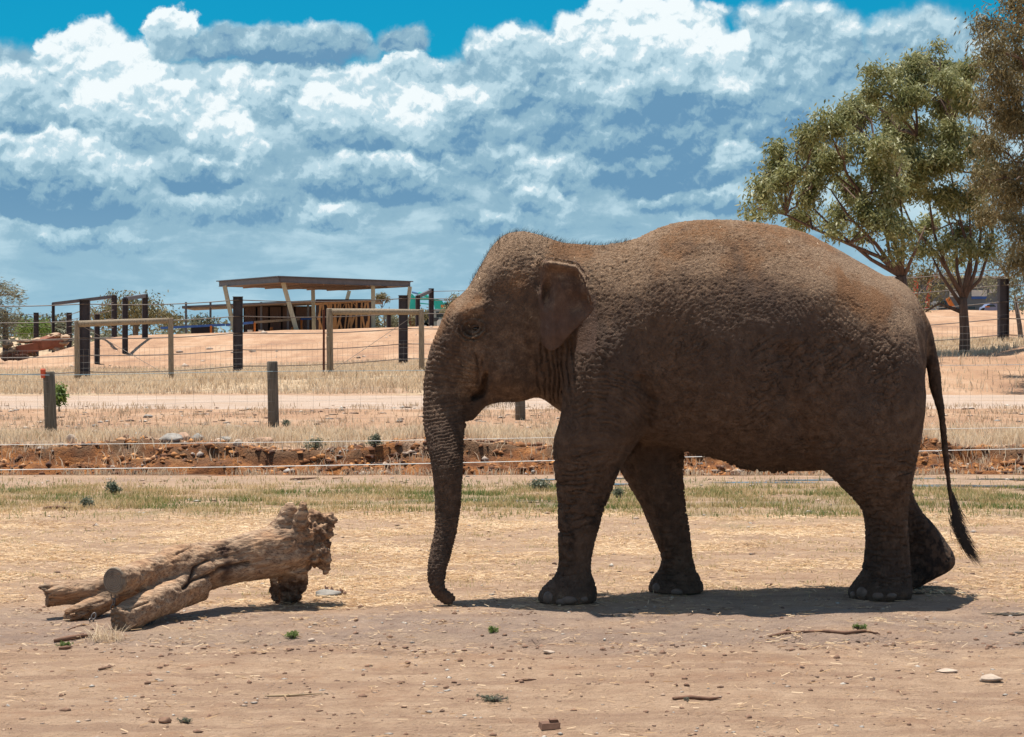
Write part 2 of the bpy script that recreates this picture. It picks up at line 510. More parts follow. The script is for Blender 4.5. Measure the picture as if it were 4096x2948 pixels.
def band(y, a, b, s_): return sst(y, a - s_, a + s_) * sst(y, b + s_, b - s_)
def zones(x, y):
    """what covers the ground where"""
    wy = y * (1 + 0.05 * fbm(x / 3.2, y / 3.0, 21.0, 3)) + 0.9 * fbm(x / 1.3, y / 0.8, 23.0, 3)
    clump = fbm(x / .8, y / .5, 31.0, 4)
    straw = band(wy, 12.9, 20.0, .6) * np.clip(0.45 + 1.1 * fbm(x / 1.6, y / .9, 35.0, 4), .05, 1) * (1 - 0.55 * sst(x, -.6, .6) * sst(x, 4.5, 2) * sst(wy, 17, 14))
    straw = straw + 0.45 * band(wy, 11.4, 12.9, .3) * sst(clump, 0.15, .5)
    straw = straw + 0.35 * band(wy, 19, 24.5, .6)
    green = band(wy, 19.6, 23.2, .35) * sst(clump, -0.35, 0.35)
    green = green + 0.30 * band(wy, 15.5, 19.6, .5) * sst(clump, 0.1, 0.6) * sst(x, 1.5, 4)
    damp = band(y + .35 * fbm(x / 1.1, y / .7, 71., 3), 11.25, 12.75, .25) * (0.70 + .5 * clump) + 0.35 * np.exp(-((y - 12.9) / .5) ** 2) * sst(x, -1, 4)
    damp = damp + 0.8 * np.exp(-((y - 20.9 - .03 * x) / .32) ** 2) * sst(x, -2.5, 0) * (.7 + .5 * clump) + 0.7 * np.exp(-((y - 24.0) / .5) ** 2) * (.6 + .5 * clump)
    red = sst(y, 24.9, 25.35) * sst(y, 30.9 + .5 * pn(x / 2, 3.), 29.6)
    dry = band(wy, 30.9, 36.0, 1.0) * (.75 + .3 * clump) * (1 - .3 * sst(x, 8, 10)) + band(wy, 60, 92, 2.0) * (1 - .0 * x) + .25 * band(wy, 36, 47, 1.5) * sst(clump, 0.1, .5)
    dry = dry + sst(y, 130, 170)
    orange = band(wy, 35, 48, 1.5) * (.75 + .3 * clump) + sst(wy, 92, 98) * sst(y, 150, 120) + .8 * band(y, 57, 75, 3) * sst(x, 8, 13)
    dry = dry * (1 - .85 * sst(x, 8, 13) * band(y, 56, 73, 2))
    road = band(y + .4 * pn(x / 8, 1.), 47.5, 58, 1.2)
    return [np.clip(a, 0, 1) for a in (straw, green, damp, red, dry, orange, road)]
zs = zones(GV[:, 0], GV[:, 1])

def ground_material():
    m, nt = new_mat('bare_dirt')
    p = nt.pos()
    straw, green, damp, red, dry, orange, road = (nt.attr(k) for k in ('straw', 'green', 'damp', 'red', 'dry', 'orange', 'road'))
    n0 = nt.noise(p, 0.7, 5, 0.6); n1 = nt.noise(p, 5, 6, 0.65); n2 = nt.noise(p, 28, 6, 0.7); n3 = nt.noise(p, 120, 4, 0.7)
    sand = nt.ramp(n1, [(0.25, (0.38, 0.240, 0.155)), (0.5, (0.515, 0.345, 0.228)), (0.75, (0.63, 0.440, 0.300))])
    st1 = nt.noise(nt.vm('MULTIPLY', p, (5, 26, 1)), 1.0, 5, 0.7)
    st2 = nt.noise(nt.vm('MULTIPLY', p, (.55, 4.2, 1)), 1.0, 4, 0.6)
    sand = nt.mix(nt.ss(st2, 0.48, 0.60, 0, 0.6), sand, (0.36, 0.225, 0.150))  # ruts as dark bands; relief shade put into the colour
    sp0 = nt.noise(nt.vm('MULTIPLY', p, (1, 1.5, 1)), 62, 3, 0.6)
    sand = nt.mix(nt.ss(sp0, 0.60, 0.68, 0, 0.6), sand, (0.26, 0.155, 0.105))  # dark specks painted for the shade of small relief
    sand = nt.mix(nt.ss(st1, 0.52, 0.68, 0, 0.55), sand, (0.36, 0.225, 0.155))
    sand = nt.mix(nt.ss(n2, 0.52, 0.70, 0, 0.6), sand, (0.33, 0.20, 0.135))
    sand = nt.mix(nt.ss(n3, 0.55, 0.75, 0, 0.4), sand, (0.55, 0.40, 0.29))
    sand = nt.mix(nt.ss(nt.noise(p, 1.9, 4, .6), 0.52, 0.7, 0, 0.35), sand, (0.40, 0.215, 0.125))
    dampc = nt.ramp(n1, [(0.3, (0.25, 0.178, 0.142)), (0.7, (0.40, 0.290, 0.228))])
    c = nt.mix(nt.m('MULTIPLY', damp, nt.ss(n2, 0.3, 0.55, .65, 1.0)), sand, dampc)
    chaff = nt.ramp(nt.noise(nt.vm('MULTIPLY', p, (1, 2.0, 1)), 60, 5, 0.75), [(0.3, (0.34, 0.205, 0.120)), (0.5, (0.56, 0.375, 0.235)), (0.68, (0.80, 0.61, 0.42))])
    c = nt.mix(nt.m('MULTIPLY', straw, nt.ss(n2, 0.35, 0.55, .35, .9)), c, chaff)
    gr = nt.ramp(n3, [(0.3, (0.10, 0.11, 0.04)), (0.6, (0.26, 0.22, 0.10)), (0.75, (0.36, 0.30, 0.15))])
    c = nt.mix(nt.m('MULTIPLY', green, nt.ss(n2, 0.40, 0.58, 0.1, .8)), c, gr)
    q = nt.vm('MULTIPLY', p, (1, 1, 2.6))
    rn = nt.noise(q, 3.2, 7, 0.65, 0.5)
    redc = nt.ramp(rn, [(0.30, (0.10, 0.042, 0.020)), (0.46, (0.22, 0.088, 0.036)), (0.58, (0.40, 0.160, 0.052)), (0.72, (0.52, 0.27, 0.12))])
    redc = nt.mix(nt.m('MULTIPLY', nt.ss(nt.sep(p)[2], -0.25, 0.05), nt.ss(nt.noise(p, 1.1, 4, .6), .38, .56)), redc, nt.ramp(n2, [(.3, (0.105, 0.060, 0.034)), (.7, (0.24, 0.135, 0.075))]))
    c = nt.mix(nt.ss(nt.m('ADD', red, cen0(nt, n1, .6)), 0.35, 0.6), c, redc)
    dryc = nt.ramp(nt.noise(nt.vm('MULTIPLY', p, (1.6, .6, 1)), 2.2, 7, 0.7), [(0.3, (0.34, 0.23, 0.14)), (0.5, (0.50, 0.36, 0.23)), (0.7, (0.64, 0.50, 0.34))])
    c = nt.mix(nt.ss(nt.m('ADD', dry, cen0(nt, n1, .5)), 0.3, 0.75), c, dryc)
    oc = nt.ramp(nt.noise(nt.vm('MULTIPLY', p, (1, .5, 1)), 0.55, 7, 0.66), [(0.3, (0.33, 0.190, 0.120)), (0.5, (0.47, 0.285, 0.175)), (0.7, (0.58, 0.395, 0.265))])
    c = nt.mix(nt.ss(nt.m('ADD', orange, cen0(nt, n0, .4)), 0.3, 0.7), c, oc)
    rc = nt.ramp(nt.noise(nt.vm('MULTIPLY', p, (.25, 1.6, 1)), 1.4, 6, 0.7), [(0.35, (0.46, 0.31, 0.21)), (0.5, (0.53, 0.40, 0.31)), (0.65, (0.60, 0.48, 0.40))])
    c = nt.mix(nt.ss(nt.m('ADD', road, cen0(nt, n1, .4)), 0.35, 0.65), c, rc)
    nt.put(nt.b.inputs['Base Color'], c)
    nt.put(nt.b.inputs['Roughness'], nt.m('SUBTRACT', 0.95, nt.m('MULTIPLY', damp, 0.25)))
    nt.b.inputs['Specular IOR Level'].default_value = 0.2
    hh = nt.m('ADD', nt.m('MULTIPLY', n2, 1.2), nt.m('MULTIPLY', n3, 0.5))
    hh = nt.m('ADD', hh, nt.m('MULTIPLY', nt.vor(p, 38, 'F1'), -0.4))
    nt.put(nt.b.inputs['Normal'], nt.bump(hh, 1.0, 0.032))
    return m
def cen0(nt, v, a): return nt.m('MULTIPLY', nt.m('SUBTRACT', v, 0.5), a)
M_ground = ground_material()
gme = grid_mesh('ground', GV, GQ, M_ground)
for k_, a_ in zip(('straw', 'green', 'damp', 'red', 'dry', 'orange', 'road'), zs): set_attr(gme, k_, a_)
ground = bpy.data.objects.new('ground', gme); C.objects.link(ground)
ground['kind'] = 'structure'

# puddles of standing water: thin irregular sheets lying in the mud
M_water, nt = new_mat('puddle_water')
nt.b.inputs['Base Color'].default_value = (0.10, 0.085, 0.075, 1); nt.b.inputs['Roughness'].default_value = 0.06
nt.put(nt.b.inputs['Normal'], nt.bump(nt.noise(nt.pos(), 9, 3, .5), 0.15, 0.01))
pm = MB()
for (cx_, cy_, rx_, ry_) in [(0.62, 24.3, .34, .10), (1.25, 24.45, .22, .07), (1.85, 24.5, .3, .07), (4.55, 24.4, .9, .12), (3.6, 24.1, .5, .08), (6.4, 24.3, .8, .13), (-.3, 21.05, .8, .07), (4.9, 21.3, .6, .06), (5.2, 23.3, .9, .15), (6.4, 22.7, .8, .13), (1.0, 23.5, .38, .12), (1.6, 23.3, .22, .07), (3.0, 23.8, .6, .12), (3.05, 11.35, .22, .04), (3.2, 12.55, .22, .05), (3.45, 11.9, .25, .06), (3.1, 11.75, .15, .04), (2.8, 13.6, .3, .04)]:
    a = np.linspace(0, 2 * math.pi, 40, endpoint=False)
    rr = 1 + 0.45 * pn(np.cos(a) * 1.5 + cx_ * 9, np.sin(a) * 1.5, cy_) + 0.25 * pn(np.cos(a) * 5, np.sin(a) * 5 + cx_, 2.0)
    X = cx_ + rx_ * rr * np.cos(a); Y = cy_ + ry_ * rr * np.sin(a)
    z0 = float(np.quantile(ground_z(X, Y), .9)) + 0.003
    pm.add(np.stack([X, Y, np.full(40, z0)], 1), [tuple(range(40))])
o = pm.build('puddle_water', M_water); o['kind'] = 'structure'


# ================================================================ buildings, fences
def Vw(vx, vy, D): return W(vx * 1.806, vy * 1.806, D)
def P4(x, y, D): return W(850 + x / 3.489, 1080 + y / 3.489, D)
M_dark = simple_mat('dark_brown_steel', (0.050, 0.040, 0.046), 0.6, 0.25, 3, 0.15, 0.01)
M_steel = simple_mat('painted_steel', (0.105, 0.098, 0.108), 0.5, 0.2, 2, 0.1, 0.01)
M_timber = simple_mat('pale_timber', (0.46, 0.44, 0.32), 0.8, 0.22, 3, 0.3, 0.01, stretch=(4, 4, .5))
M_slat = simple_mat('orange_timber', (0.50, 0.27, 0.12), 0.75, 0.2, 3, 0.3, 0.01, stretch=(4, 4, .5))
M_wood = simple_mat('weathered_post', (0.30, 0.235, 0.165), 0.9, 0.45, 9, 0.7, 0.01, stretch=(5, 5, .35))
M_woodg = simple_mat('grey_weathered_post', (0.155, 0.135, 0.105), 0.9, 0.45, 9, 0.9, 0.012, stretch=(6, 6, .3))
M_panel = simple_mat('brown_sheet', (0.115, 0.062, 0.046), 0.6, 0.12, 4, 0.1, 0.01)
M_soffit = simple_mat('soffit_board', (0.25, 0.165, 0.12), 0.8, 0.15, 2, 0.1, 0.01)
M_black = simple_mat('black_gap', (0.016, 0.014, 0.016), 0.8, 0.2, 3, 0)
M_blue = simple_mat('blue_rail', (0.035, 0.11, 0.36), 0.5, 0.15, 3, 0)
M_orange = simple_mat('orange_paint', (0.55, 0.17, 0.03), 0.6, 0.15, 3, 0)
M_white = simple_mat('white_paint', (0.62, 0.62, 0.60), 0.6, 0.1, 3, 0)
M_cable = simple_mat('steel_cable', (0.12, 0.09, 0.075), 0.6, 0.3, 6, 0)
M_wire = simple_mat('galvanised_wire', (0.28, 0.25, 0.22), 0.5, 0.2, 6, 0)
M_rust = simple_mat('rusty_steel', (0.115, 0.036, 0.022), 0.85, 0.4, 12, 0.3, 0.004)
M_tape = simple_mat('white_electric_cord', (0.78, 0.76, 0.72), 0.6, 0.1, 20, 0)
M_bluew = simple_mat('blue_wire', (0.25, 0.38, 0.45), 0.5, 0.1, 6, 0)

# --- open shelter with leaning columns
Nn = np.array([-15.1, 130, 5.16]); Ll = np.array([-20.7, 141.5, 5.16]); Rr_ = np.array([-7.25, 142.2, 5.16]); Ff = Ll + Rr_ - Nn
cen_ = (Nn + Ff) / 2
shelter = thing('shelter', 'open shelter with flat brown roof on leaning pale timber columns, on the dirt mound', 'shelter', (cen_[0], cen_[1], 2.0))
def slab(mb, pts, z0, z1):
    v = [(p[0], p[1], z) for z in (z0, z1) for p in pts]; n = len(pts)
    mb.add(v, [tuple(range(n))[::-1], tuple(range(n, 2 * n))] + [(i, (i + 1) % n, n + (i + 1) % n, n + i) for i in range(n)])
def grow(pts, k):
    c = sum(pts) / len(pts); return [c + (p - c) * k for p in pts]
mb = MB(); slab(mb, grow([Nn, Rr_, Ff, Ll], 1.035), 5.535, 5.60); mb.build('roof_sheet', M_steel, shelter)
mb = MB(); slab(mb, grow([Nn, Rr_, Ff, Ll], 0.97), 5.20, 5.28); mb.build('ceiling', M_soffit, shelter)
for a, b in ((Nn, Rr_), (Rr_, Ff), (Ff, Ll), (Ll, Nn)):
    mb = MB(); t = (b - a) / np.linalg.norm(b - a)
    mb.bar(a + (0, 0, .19) + t * .06, b + (0, 0, .19) - t * .06, 0.10, 0.30)
    mb.bar(a + (0, 0, .035) + t * .06, b + (0, 0, .035) - t * .06, 0.17, 0.03); mb.bar(a + (0, 0, .345) + t * .06, b + (0, 0, .345) - t * .06, 0.17, 0.03)
    mb.build('fascia_beam', M_steel, shelter)
for (xt, yt, xb, yb, D_) in [(168, 243, 318, 850, 139.5), (985, 180, 1182, 866, 131.2), (1402, 283, 1417, 860, 151), (1910, 298, 1752, 840, 155.5), (2240, 240, 2247, 830, 139)]:
    a, b = P4(xt, yt, D_), P4(xb, yb, D_); a[2] = 5.2; b[2] = gz1(b[0], b[1]) - .1
    mb = MB(); mb.bar(b, a, 0.27, 0.27); mb.build('column', M_timber, shelter)
a = W(1640, 1152, 142); a[2] = 5.2; b = W(1618, 1300, 142); b[2] = gz1(b[0], 142) - .1
mb = MB(); mb.bar(b, a, 0.27, 0.27); mb.build('column', M_timber, shelter)
for k_ in range(1, 6):
    t = k_ / 6; a = Nn * (1 - t) + Rr_ * t; b = Ll * (1 - t) + Ff * t
    mb = MB(); mb.bar(a + (0, 0, -.02) * 1 + (b - a) * .03, b + (0, 0, -.02) - (b - a) * .03, 0.08, 0.10); mb.build('purlin', M_soffit, shelter)

# --- long low shed behind it
SD = 166.0
shed = thing('long_shed', 'long low shed of brown sheet bays under a thin roof behind the shelter', 'shed', (-18, SD, 2.0))
def q4(x, y, D=SD): return P4(x, y, D)
mb = MB()
roofpts = [W(728, 1226, SD + 1), W(1248, 1203, SD - 3), W(1512, 1200, SD - 1)]
for a, b in zip(roofpts[:-1], roofpts[1:]):
    v = []
    for p in (a, b):
        for dy, dz in ((0, 0), (0, -.17), (6.5, -.25), (6.5, .0)): v.append((p[0], p[1] + dy, p[2] + dz))
    mb.add(v, [(0, 1, 5, 4), (1, 2, 6, 5), (2, 3, 7, 6), (3, 0, 4, 7), (0, 3, 2, 1), (4, 5, 6, 7)])
mb.build('roof', M_soffit, shed)
mb = MB()
for a, b in zip(roofpts[:-1], roofpts[1:]): mb.bar(a + (0.02, -.06, -.03), b + (-.02, -.06, -.03), 0.09, 0.15)
mb.build('gutter', M_steel, shed)
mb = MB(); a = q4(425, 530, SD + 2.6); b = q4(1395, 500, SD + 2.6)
mb.box(((a[0] + b[0]) / 2, SD + 3.0, 3.05), (b[0] - a[0], .2, 2.3)); mb.build('back_wall', M_black, shed)  # wall coloured near black for the deep shade between bays
for x0, x1 in ((445, 600), (626, 775), (802, 955), (978, 1135), (1160, 1312), (1340, 1392)):
    a = q4(x0, 0, SD + 2); b = q4(x1, 0, SD + 2)
    mb = MB(); n = max(4, int((b[0] - a[0]) / .14)); xs = np.linspace(a[0], b[0], 2 * n + 1)
    yy = SD + 2 + 0.035 * (np.arange(2 * n + 1) % 2)
    v = [(x_, y_, z_) for z_ in (1.9, 4.12) for x_, y_ in zip(xs, yy)] + [(x_, SD + 2.12, z_) for z_ in (1.9, 4.12) for x_ in (xs[0], xs[-1])]
    m_ = 2 * n + 1; f = [(i, i + 1, m_ + i + 1, m_ + i) for i in range(2 * n)] + [(2 * m_, 2 * m_ + 1, 2 * m_ + 3, 2 * m_ + 2), (0, m_, 2 * m_ + 2, 2 * m_), (m_ - 1, 2 * m_ + 1, 2 * m_ + 3, 2 * m_ - 1)]
    mb.add(v, f); mb.build('wall_panel', M_panel, shed)
for sx_, D_ in ((744, SD + .5), (842, SD + .4), (1045, SD), (1152, SD), (1232, SD)):
    a = W(sx_, 1300, D_); mb = MB(); mb.box((a[0], D_, 3.2), (.16, .16, 2.6)); mb.build('post', M_steel, shed)
mb = MB(); a = q4(1010, 470, SD - .1); mb.box(a, (.18, .12, .9 * .3)); mb.build('roof_bracket', M_white, shed)

# --- screen of crooked slats
screen = thing('slat_screen', 'dark screen faced with crooked orange timber slats under the shelter', 'screen', (-13.3, 153, 2.0))
a = P4(1440, 0, 153.2); b = P4(2222, 0, 153.2)
mb = MB(); mb.box(((a[0] + b[0]) / 2, 153.25, 3.2), (b[0] - a[0], .08, 2.6)); mb.build('backing_panel', simple_mat('screen_backing', (0.055, 0.040, 0.045), .7), screen)
mb = MB(); mb.bar(P4(1385, 478, 153), P4(2225, 430, 153), .08, .17); mb.build('top_rail', M_slat, screen)
for (x0, y0, x1, y1) in [(1500, 480, 1492, 850), (1525, 480, 1470, 700), (1545, 478, 1548, 850), (1490, 700, 1535, 850), (1600, 470, 1640, 600), (1640, 470, 1600, 700), (1625, 560, 1610, 850),
                         (1660, 470, 1640, 850), (1710, 465, 1722, 850), (1700, 640, 1690, 850), (1760, 470, 1740, 600), (1785, 462, 1790, 650), (1800, 560, 1850, 470), (1790, 640, 1730, 850), (1770, 700, 1810, 850),
                         (1865, 470, 1870, 600), (1870, 600, 1845, 850), (1895, 470, 1915, 560), (1945, 455, 1935, 600), (1935, 600, 1935, 850), (1925, 600, 1885, 850), (1965, 460, 2005, 520), (2010, 455, 2005, 850),
                         (1980, 640, 1930, 800), (2085, 452, 2075, 640), (2075, 640, 2075, 850), (2140, 455, 2105, 600), (2090, 640, 2130, 850), (2165, 450, 2180, 640), (2185, 620, 2170, 850), (2135, 850, 2165, 720)]:
    mb = MB(); mb.bar(P4(x0, y0, 152.95 + random.uniform(-.03, .02)), P4(x1, y1 - 6, 152.95), random.uniform(.11, .17), .05); mb.build('slat', M_slat, screen)

# --- low rail with posts, and small things by the shed
rail = thing('paddock_rail', 'low blue and brown rail on orange posts before the long shed', 'rail', (-23, 148, 1.8))
for p, q, mt in ((W(643, 1312, 150), W(900, 1299, 149), M_blue), (W(905, 1300, 149), W(1013, 1290, 147), M_blue), (W(1018, 1289, 147), W(1198, 1276, 146), M_wood), (W(1203, 1275, 146), W(1247, 1274, 146), M_blue)):
    mb = MB(); mb.bar(p, q, .10, .17); mb.build('rail', mt, rail)
for sx_, s0_ in ((844, 1303), (1019, 1291), (1206, 1277)):
    p = W(sx_, s0_, 146.6); mb = MB(); mb.box((p[0], p[1], (p[2] + 1.7) / 2), (.14, .1, p[2] - 1.7)); mb.build('post', M_orange, rail)
k_ = 0
for (sx_, mt, lab) in ((1000, M_white, 'white tub on the mound, left of the two by the long shed'), (1044, M_white, 'white tub on the mound, nearer the leaning shelter column')):
    p = W(sx_, 1326, 145.5); mb = MB(); mb.tube([(p[0], p[1], gz1(p[0], p[1]) - .05), (p[0], p[1], p[2] + .12)], [.16, .19], 12); o = mb.build('tub', mt); tag(o, lab, 'tub', 'tubs by the long shed')
for (sx_, lab) in ((1086, 'short orange bollard on the mound left of the leaning shelter column'), (1170, 'short orange bollard tucked beside the foot of the leaning shelter column')):
    p = W(sx_, 1322, 144.5); mb = MB(); mb.tube([(p[0], p[1], gz1(p[0], p[1]) - .05), (p[0], p[1], p[2] + .22), (p[0], p[1], p[2] + .26)], [.12, .11, .05], 10); o = mb.build('bollard', M_orange); tag(o, lab, 'bollard', 'orange bollards by the shelter')
bale = MB(); p = W(810, 1325, 150); bale.box((p[0], 150, 2.15), (1.6, .8, .55))
tag(bale.build('feed_trough', M_black), 'long dark feed trough under the open end of the long shed', 'trough')

# --- heavy cable fence
def hpost(mb, x, y, z0, z1, wd=.36, rz=0.0):
    mb.box((x, y, (z0 + z1) / 2), (wd, .025, z1 - z0), rz)
    c, s_ = math.cos(rz), math.sin(rz)
    for k in (-1, 1):
        ox, oy = k * wd / 2, 0
        mb.box((x + c * ox, y + s_ * ox, (z0 + z1) / 2), (.03, .30, z1 - z0), rz)
    mb.box((x, y - .02, z1 + .012), (wd + .06, .34, .02), rz)
cable = thing('cable_fence', 'tall fence of dark steel posts strung with five heavy cables beyond the road', 'fence', (-10, 80, 0.1))
CP = []
for vx, vt, D_ in ((-160, 665, 77), (188, 665, 78), (527, 658, 80), (893, 655, 88), (1300, 640, 90), (1750, 610, 86), (2222, 592, 80), (2560, 560, 78)):
    t = Vw(vx, vt, D_); z0 = gz1(t[0], D_); t[2] = z0 + (2.55 if vx > 2000 else 3.1) if vx > 900 else t[2]
    CP.append((t[0], D_, z0, t[2]))
    mb = MB(); hpost(mb, t[0], D_, z0 - .3, t[2], rz=0.12); mb.build('post', M_dark, cable)
for hgt in (.33, .98, 1.65, 2.32, 2.97):
    mb = MB(); pts = []
    for (x0, y0, z0, _), (x1, y1, z1, _) in zip(CP[:-1], CP[1:]):
        for t in np.linspace(0, 1, 7)[:-1]:
            pts.append((x0 + (x1 - x0) * t, (y0 + (y1 - y0) * t) - .17, z0 + (z1 - z0) * t + hgt - .10 * 4 * t * (1 - t)))
    mb.tube(pts, .021, 5); mb.build('cable', M_cable, cable)
# yard posts on and behind the mound
yard = thing('steel_yard', 'dark steel yard posts joined by sloping top beams left of the shelter', 'yard', (-24, 115, 1.0))
def ypost(vx, vt, D_, par, wd=.30):
    t = Vw(vx, vt, D_); z0 = gz1(t[0], D_)
    mb = MB(); hpost(mb, t[0], D_, z0 - .3, t[2], wd, .3); mb.build('post', M_dark, par); return t
A = ypost(118, 673, 132, yard, .16); B = ypost(253, 655, 128, yard, .30)
Cc = ypost(277, 662, 105, yard, .25); Dd = ypost(321, 653, 113, yard, .28); ypost(215, 697, 100, yard, .22)
mb = MB(); mb.bar(A, B + (0, 0, -.05), .2, .2); mb.build('top_beam', M_steel, yard)
mb = MB(); mb.bar(Cc, Dd + (0, 0, -.05), .2, .2); mb.build('top_beam', M_steel, yard)
left = thing('far_fence', 'row of short dark steel fence posts with wires at the far left by the rubble', 'fence', (-30, 141, .2))
LP = [ypost(-60, 690, 138, left, .30), ypost(12, 690, 140, left, .36), ypost(80, 693, 142, left, .32), ypost(153, 693, 144, left, .34)]
for hgt in (-.15, -.55, -1.0, -1.5, -2.0, -2.5):
    mb = MB(); mb.tube([p + (0, -.2, hgt) for p in LP] + [Cc + (-1, 2, hgt)], .018, 4); mb.build('wire', M_cable, left)
yard2 = thing('yard_gate', 'dark steel gate frame with one sloping top beam before the turquoise digger', 'gate frame', (-5.5, 126, 2.2))
def y2(sx_, st, D_, wd):
    t = W(sx_, st, D_); mb = MB(); hpost(mb, t[0], D_, gz1(t[0], D_) - .3, t[2], wd, .2); mb.build('post', M_dark, yard2); return t
A = y2(1671, 1184, 123, .22); B = y2(1725, 1155, 126, .26); y2(1555, 1257, 128, .22)
mb = MB(); mb.bar(A + (0, 0, -.05), B + (0, 0, -.12), .16, .2); mb.build('top_beam', M_steel, yard2)
for hgt in (-.17, -.75, -1.35):
    mb = MB(); mb.tube([B + (0, -.2, hgt), B + (4, 1, hgt + .1), B + (9, 2, hgt + .35)], .018, 4); mb.build('wire', M_cable, yard2)

# --- farm fence with strainer frames
def rpost(mb, a, b, r_, k=12):
    a = np.array(a); b = np.array(b); L = b - a
    mb.tube([a, a + L * .33, a + L * .66, b - L * .012, b], [r_ * 1.05, r_ * 1.0, r_ * .98, r_ * .97, r_ * .86], k)
farm = thing('farm_fence', 'round timber strainer frames joined by light wire mesh on the far verge', 'fence', (-10, 71, .1))
FP = {}
for vx, vt, mt in ((170, 710, M_wood), (378, 704, M_wood), (730, 683, M_wood), (933, 685, M_wood)):
    t = Vw(vx, vt, 71); z0 = gz1(t[0], 71); FP[vx] = (t, z0)
    mb = MB(); rpost(mb, (t[0] + .02, 71, z0 - .2), t, .098 if vx != 730 else .115); mb.build('post', mt, farm, True)
for a, b in ((170, 378), (730, 933)):
    pa, pb = FP[a][0] + (.08, 0, -.12), FP[b][0] + (-.08, 0, -.10)
    mb = MB(); mb.tube([pa, pa * .5 + pb * .5 + (0, 0, .01), pb], [.115, .108, .10], 12); mb.build('rail', M_wood, farm, True)
    mb = MB(); za, zb = FP[a][1], FP[b][1]
    mb.tube([pa if a == 170 else pb, np.array([(pb if a == 170 else pa)[0], 71, (zb if a == 170 else za) + .15])], .009, 4); mb.build('brace_wire', M_wire, farm)
t = W(1311, 1345, 70.8); z0 = gz1(t[0], 70.8); mb = MB(); rpost(mb, (t[0] + .04, 70.8, z0 - .1), t, .055); mb.build('stay_post', M_wood, farm, True)
t = Vw(717, 686, 70.6); mb = MB(); z0 = gz1(t[0], 70.6)
for r3 in range(3):
    an = r3 * 2.09 + .4; mb.box((t[0] + .02 * math.cos(an), 70.6 + .02 * math.sin(an), (z0 + t[2]) / 2 - .05), (.045, .012, t[2] - z0 + .1), an)
mb.build('star_picket', M_rust, farm)
mb = MB(); xs = np.arange(-24, 26, .18)
for h_ in (.12, .30, .48, .68, .90, 1.15, 1.5):
    X = np.arange(-24, 26.1, 1.0); mb.tube(np.stack([X, np.full(len(X), 70.88), ground_z(X, np.full(len(X), 70.88)) * .6 + .4 * np.interp(X, [-24, 26], [0, 1.0]) + h_], 1), .0040, 3, False)
for x_ in xs:
    z0 = gz1(x_, 70.88) * .6 + .4 * np.interp(x_, [-24, 26], [0, 1.0]); mb.bar((x_, 70.86, z0 + .1), (x_, 70.86, z0 + 1.15), .005, .005)
o = mb.build('wire_mesh', M_wire, farm); o['kind'] = 'stuff'

# --- low mesh fence on short round posts, this side of the road
low = thing('mesh_fence', 'low wire mesh fence on short grey round posts between the ditch and the road', 'fence', (-4, 38, 0))
LPp = []
for vx, vt, D_, lean in [(-330, 830, 32, 0), (108, 823, 34.8, .05), (603, 800, 38.3, .03), (1150, 780, 41.4, .03), (1730, 770, 44.5, 0), (2400, 765, 48, 0)]:
    t = Vw(vx, vt, D_); z0 = gz1(t[0], D_); t[2] = max(t[2], z0 + 1.15) if vx not in (108, 603) else t[2]
    LPp.append((t[0], D_, z0))
    mb = MB(); rpost(mb, (t[0] + lean, D_, z0 - .2), t, .105, 18); mb.build('post', M_woodg, low, True)
p = Vw(99, 827, 34.7); mb = MB(); mb.tube([p + (-.03, 0, -.08), p + (-.03, 0, .06), p + (-.03, 0, .085)], [.035, .05, .03], 8); mb.build('insulator_cap', simple_mat('red_plastic', (.62, .10, .04), .5), low)
LA = np.array(LPp)
def lowat(x): return np.interp(x, LA[:, 0], LA[:, 1]), np.interp(x, LA[:, 0], LA[:, 2])
mb = MB(); X = np.arange(-14, 14, .5); Y_, Z_ = lowat(X)
for h_ in (.12, .30, .50, .72, .93): mb.tube(np.stack([X, Y_ - .12, Z_ + h_ + .012 * np.sin(X * 2)], 1), .0020, 3, False)
for x_ in np.arange(-14, 14, .29):
    y_, z_ = lowat(x_); mb.tube([(x_, y_ - .12, z_ + .08), (x_ + .012, y_ - .12, z_ + .5), (x_, y_ - .12, z_ + .93)], .0018, 3, False)
o = mb.build('wire_mesh', M_wire, low); o['kind'] = 'stuff'
mb = MB(); mb.tube(np.stack([X, Y_ - .13, Z_ + 1.06 + .01 * np.sin(X)], 1), .0045, 4, False); mb.build('top_wire', M_bluew, low)

# --- two white electric cords on thin rods
ef = thing('electric_fence', 'two thin white electric cords crossing just before the ditch', 'electric fence', (0, 24, 0))
eA, eB = np.array([-12.3, 19.4]), np.array([8.5, 25.9]); eB = eB + (eB - eA) * .2
for h_, r_ in ((.33, .0048), (.60, .0030)):
    mb = MB(); ts = np.linspace(0, 1, 40)
    xy = eA[None] * (1 - ts[:, None]) + eB[None] * ts[:, None]
    mb.tube(np.c_[xy, h_ - .03 * 4 * ts * (1 - ts) + .015 * np.sin(ts * 11)], r_, 5); mb.build('cord', M_tape, ef)
for p_ in (eA, eB):
    mb = MB(); z0 = gz1(*p_); mb.tube([(p_[0], p_[1], z0 - .2), (p_[0], p_[1], .8)], .012, 6); mb.build('rod', M_rust, ef)

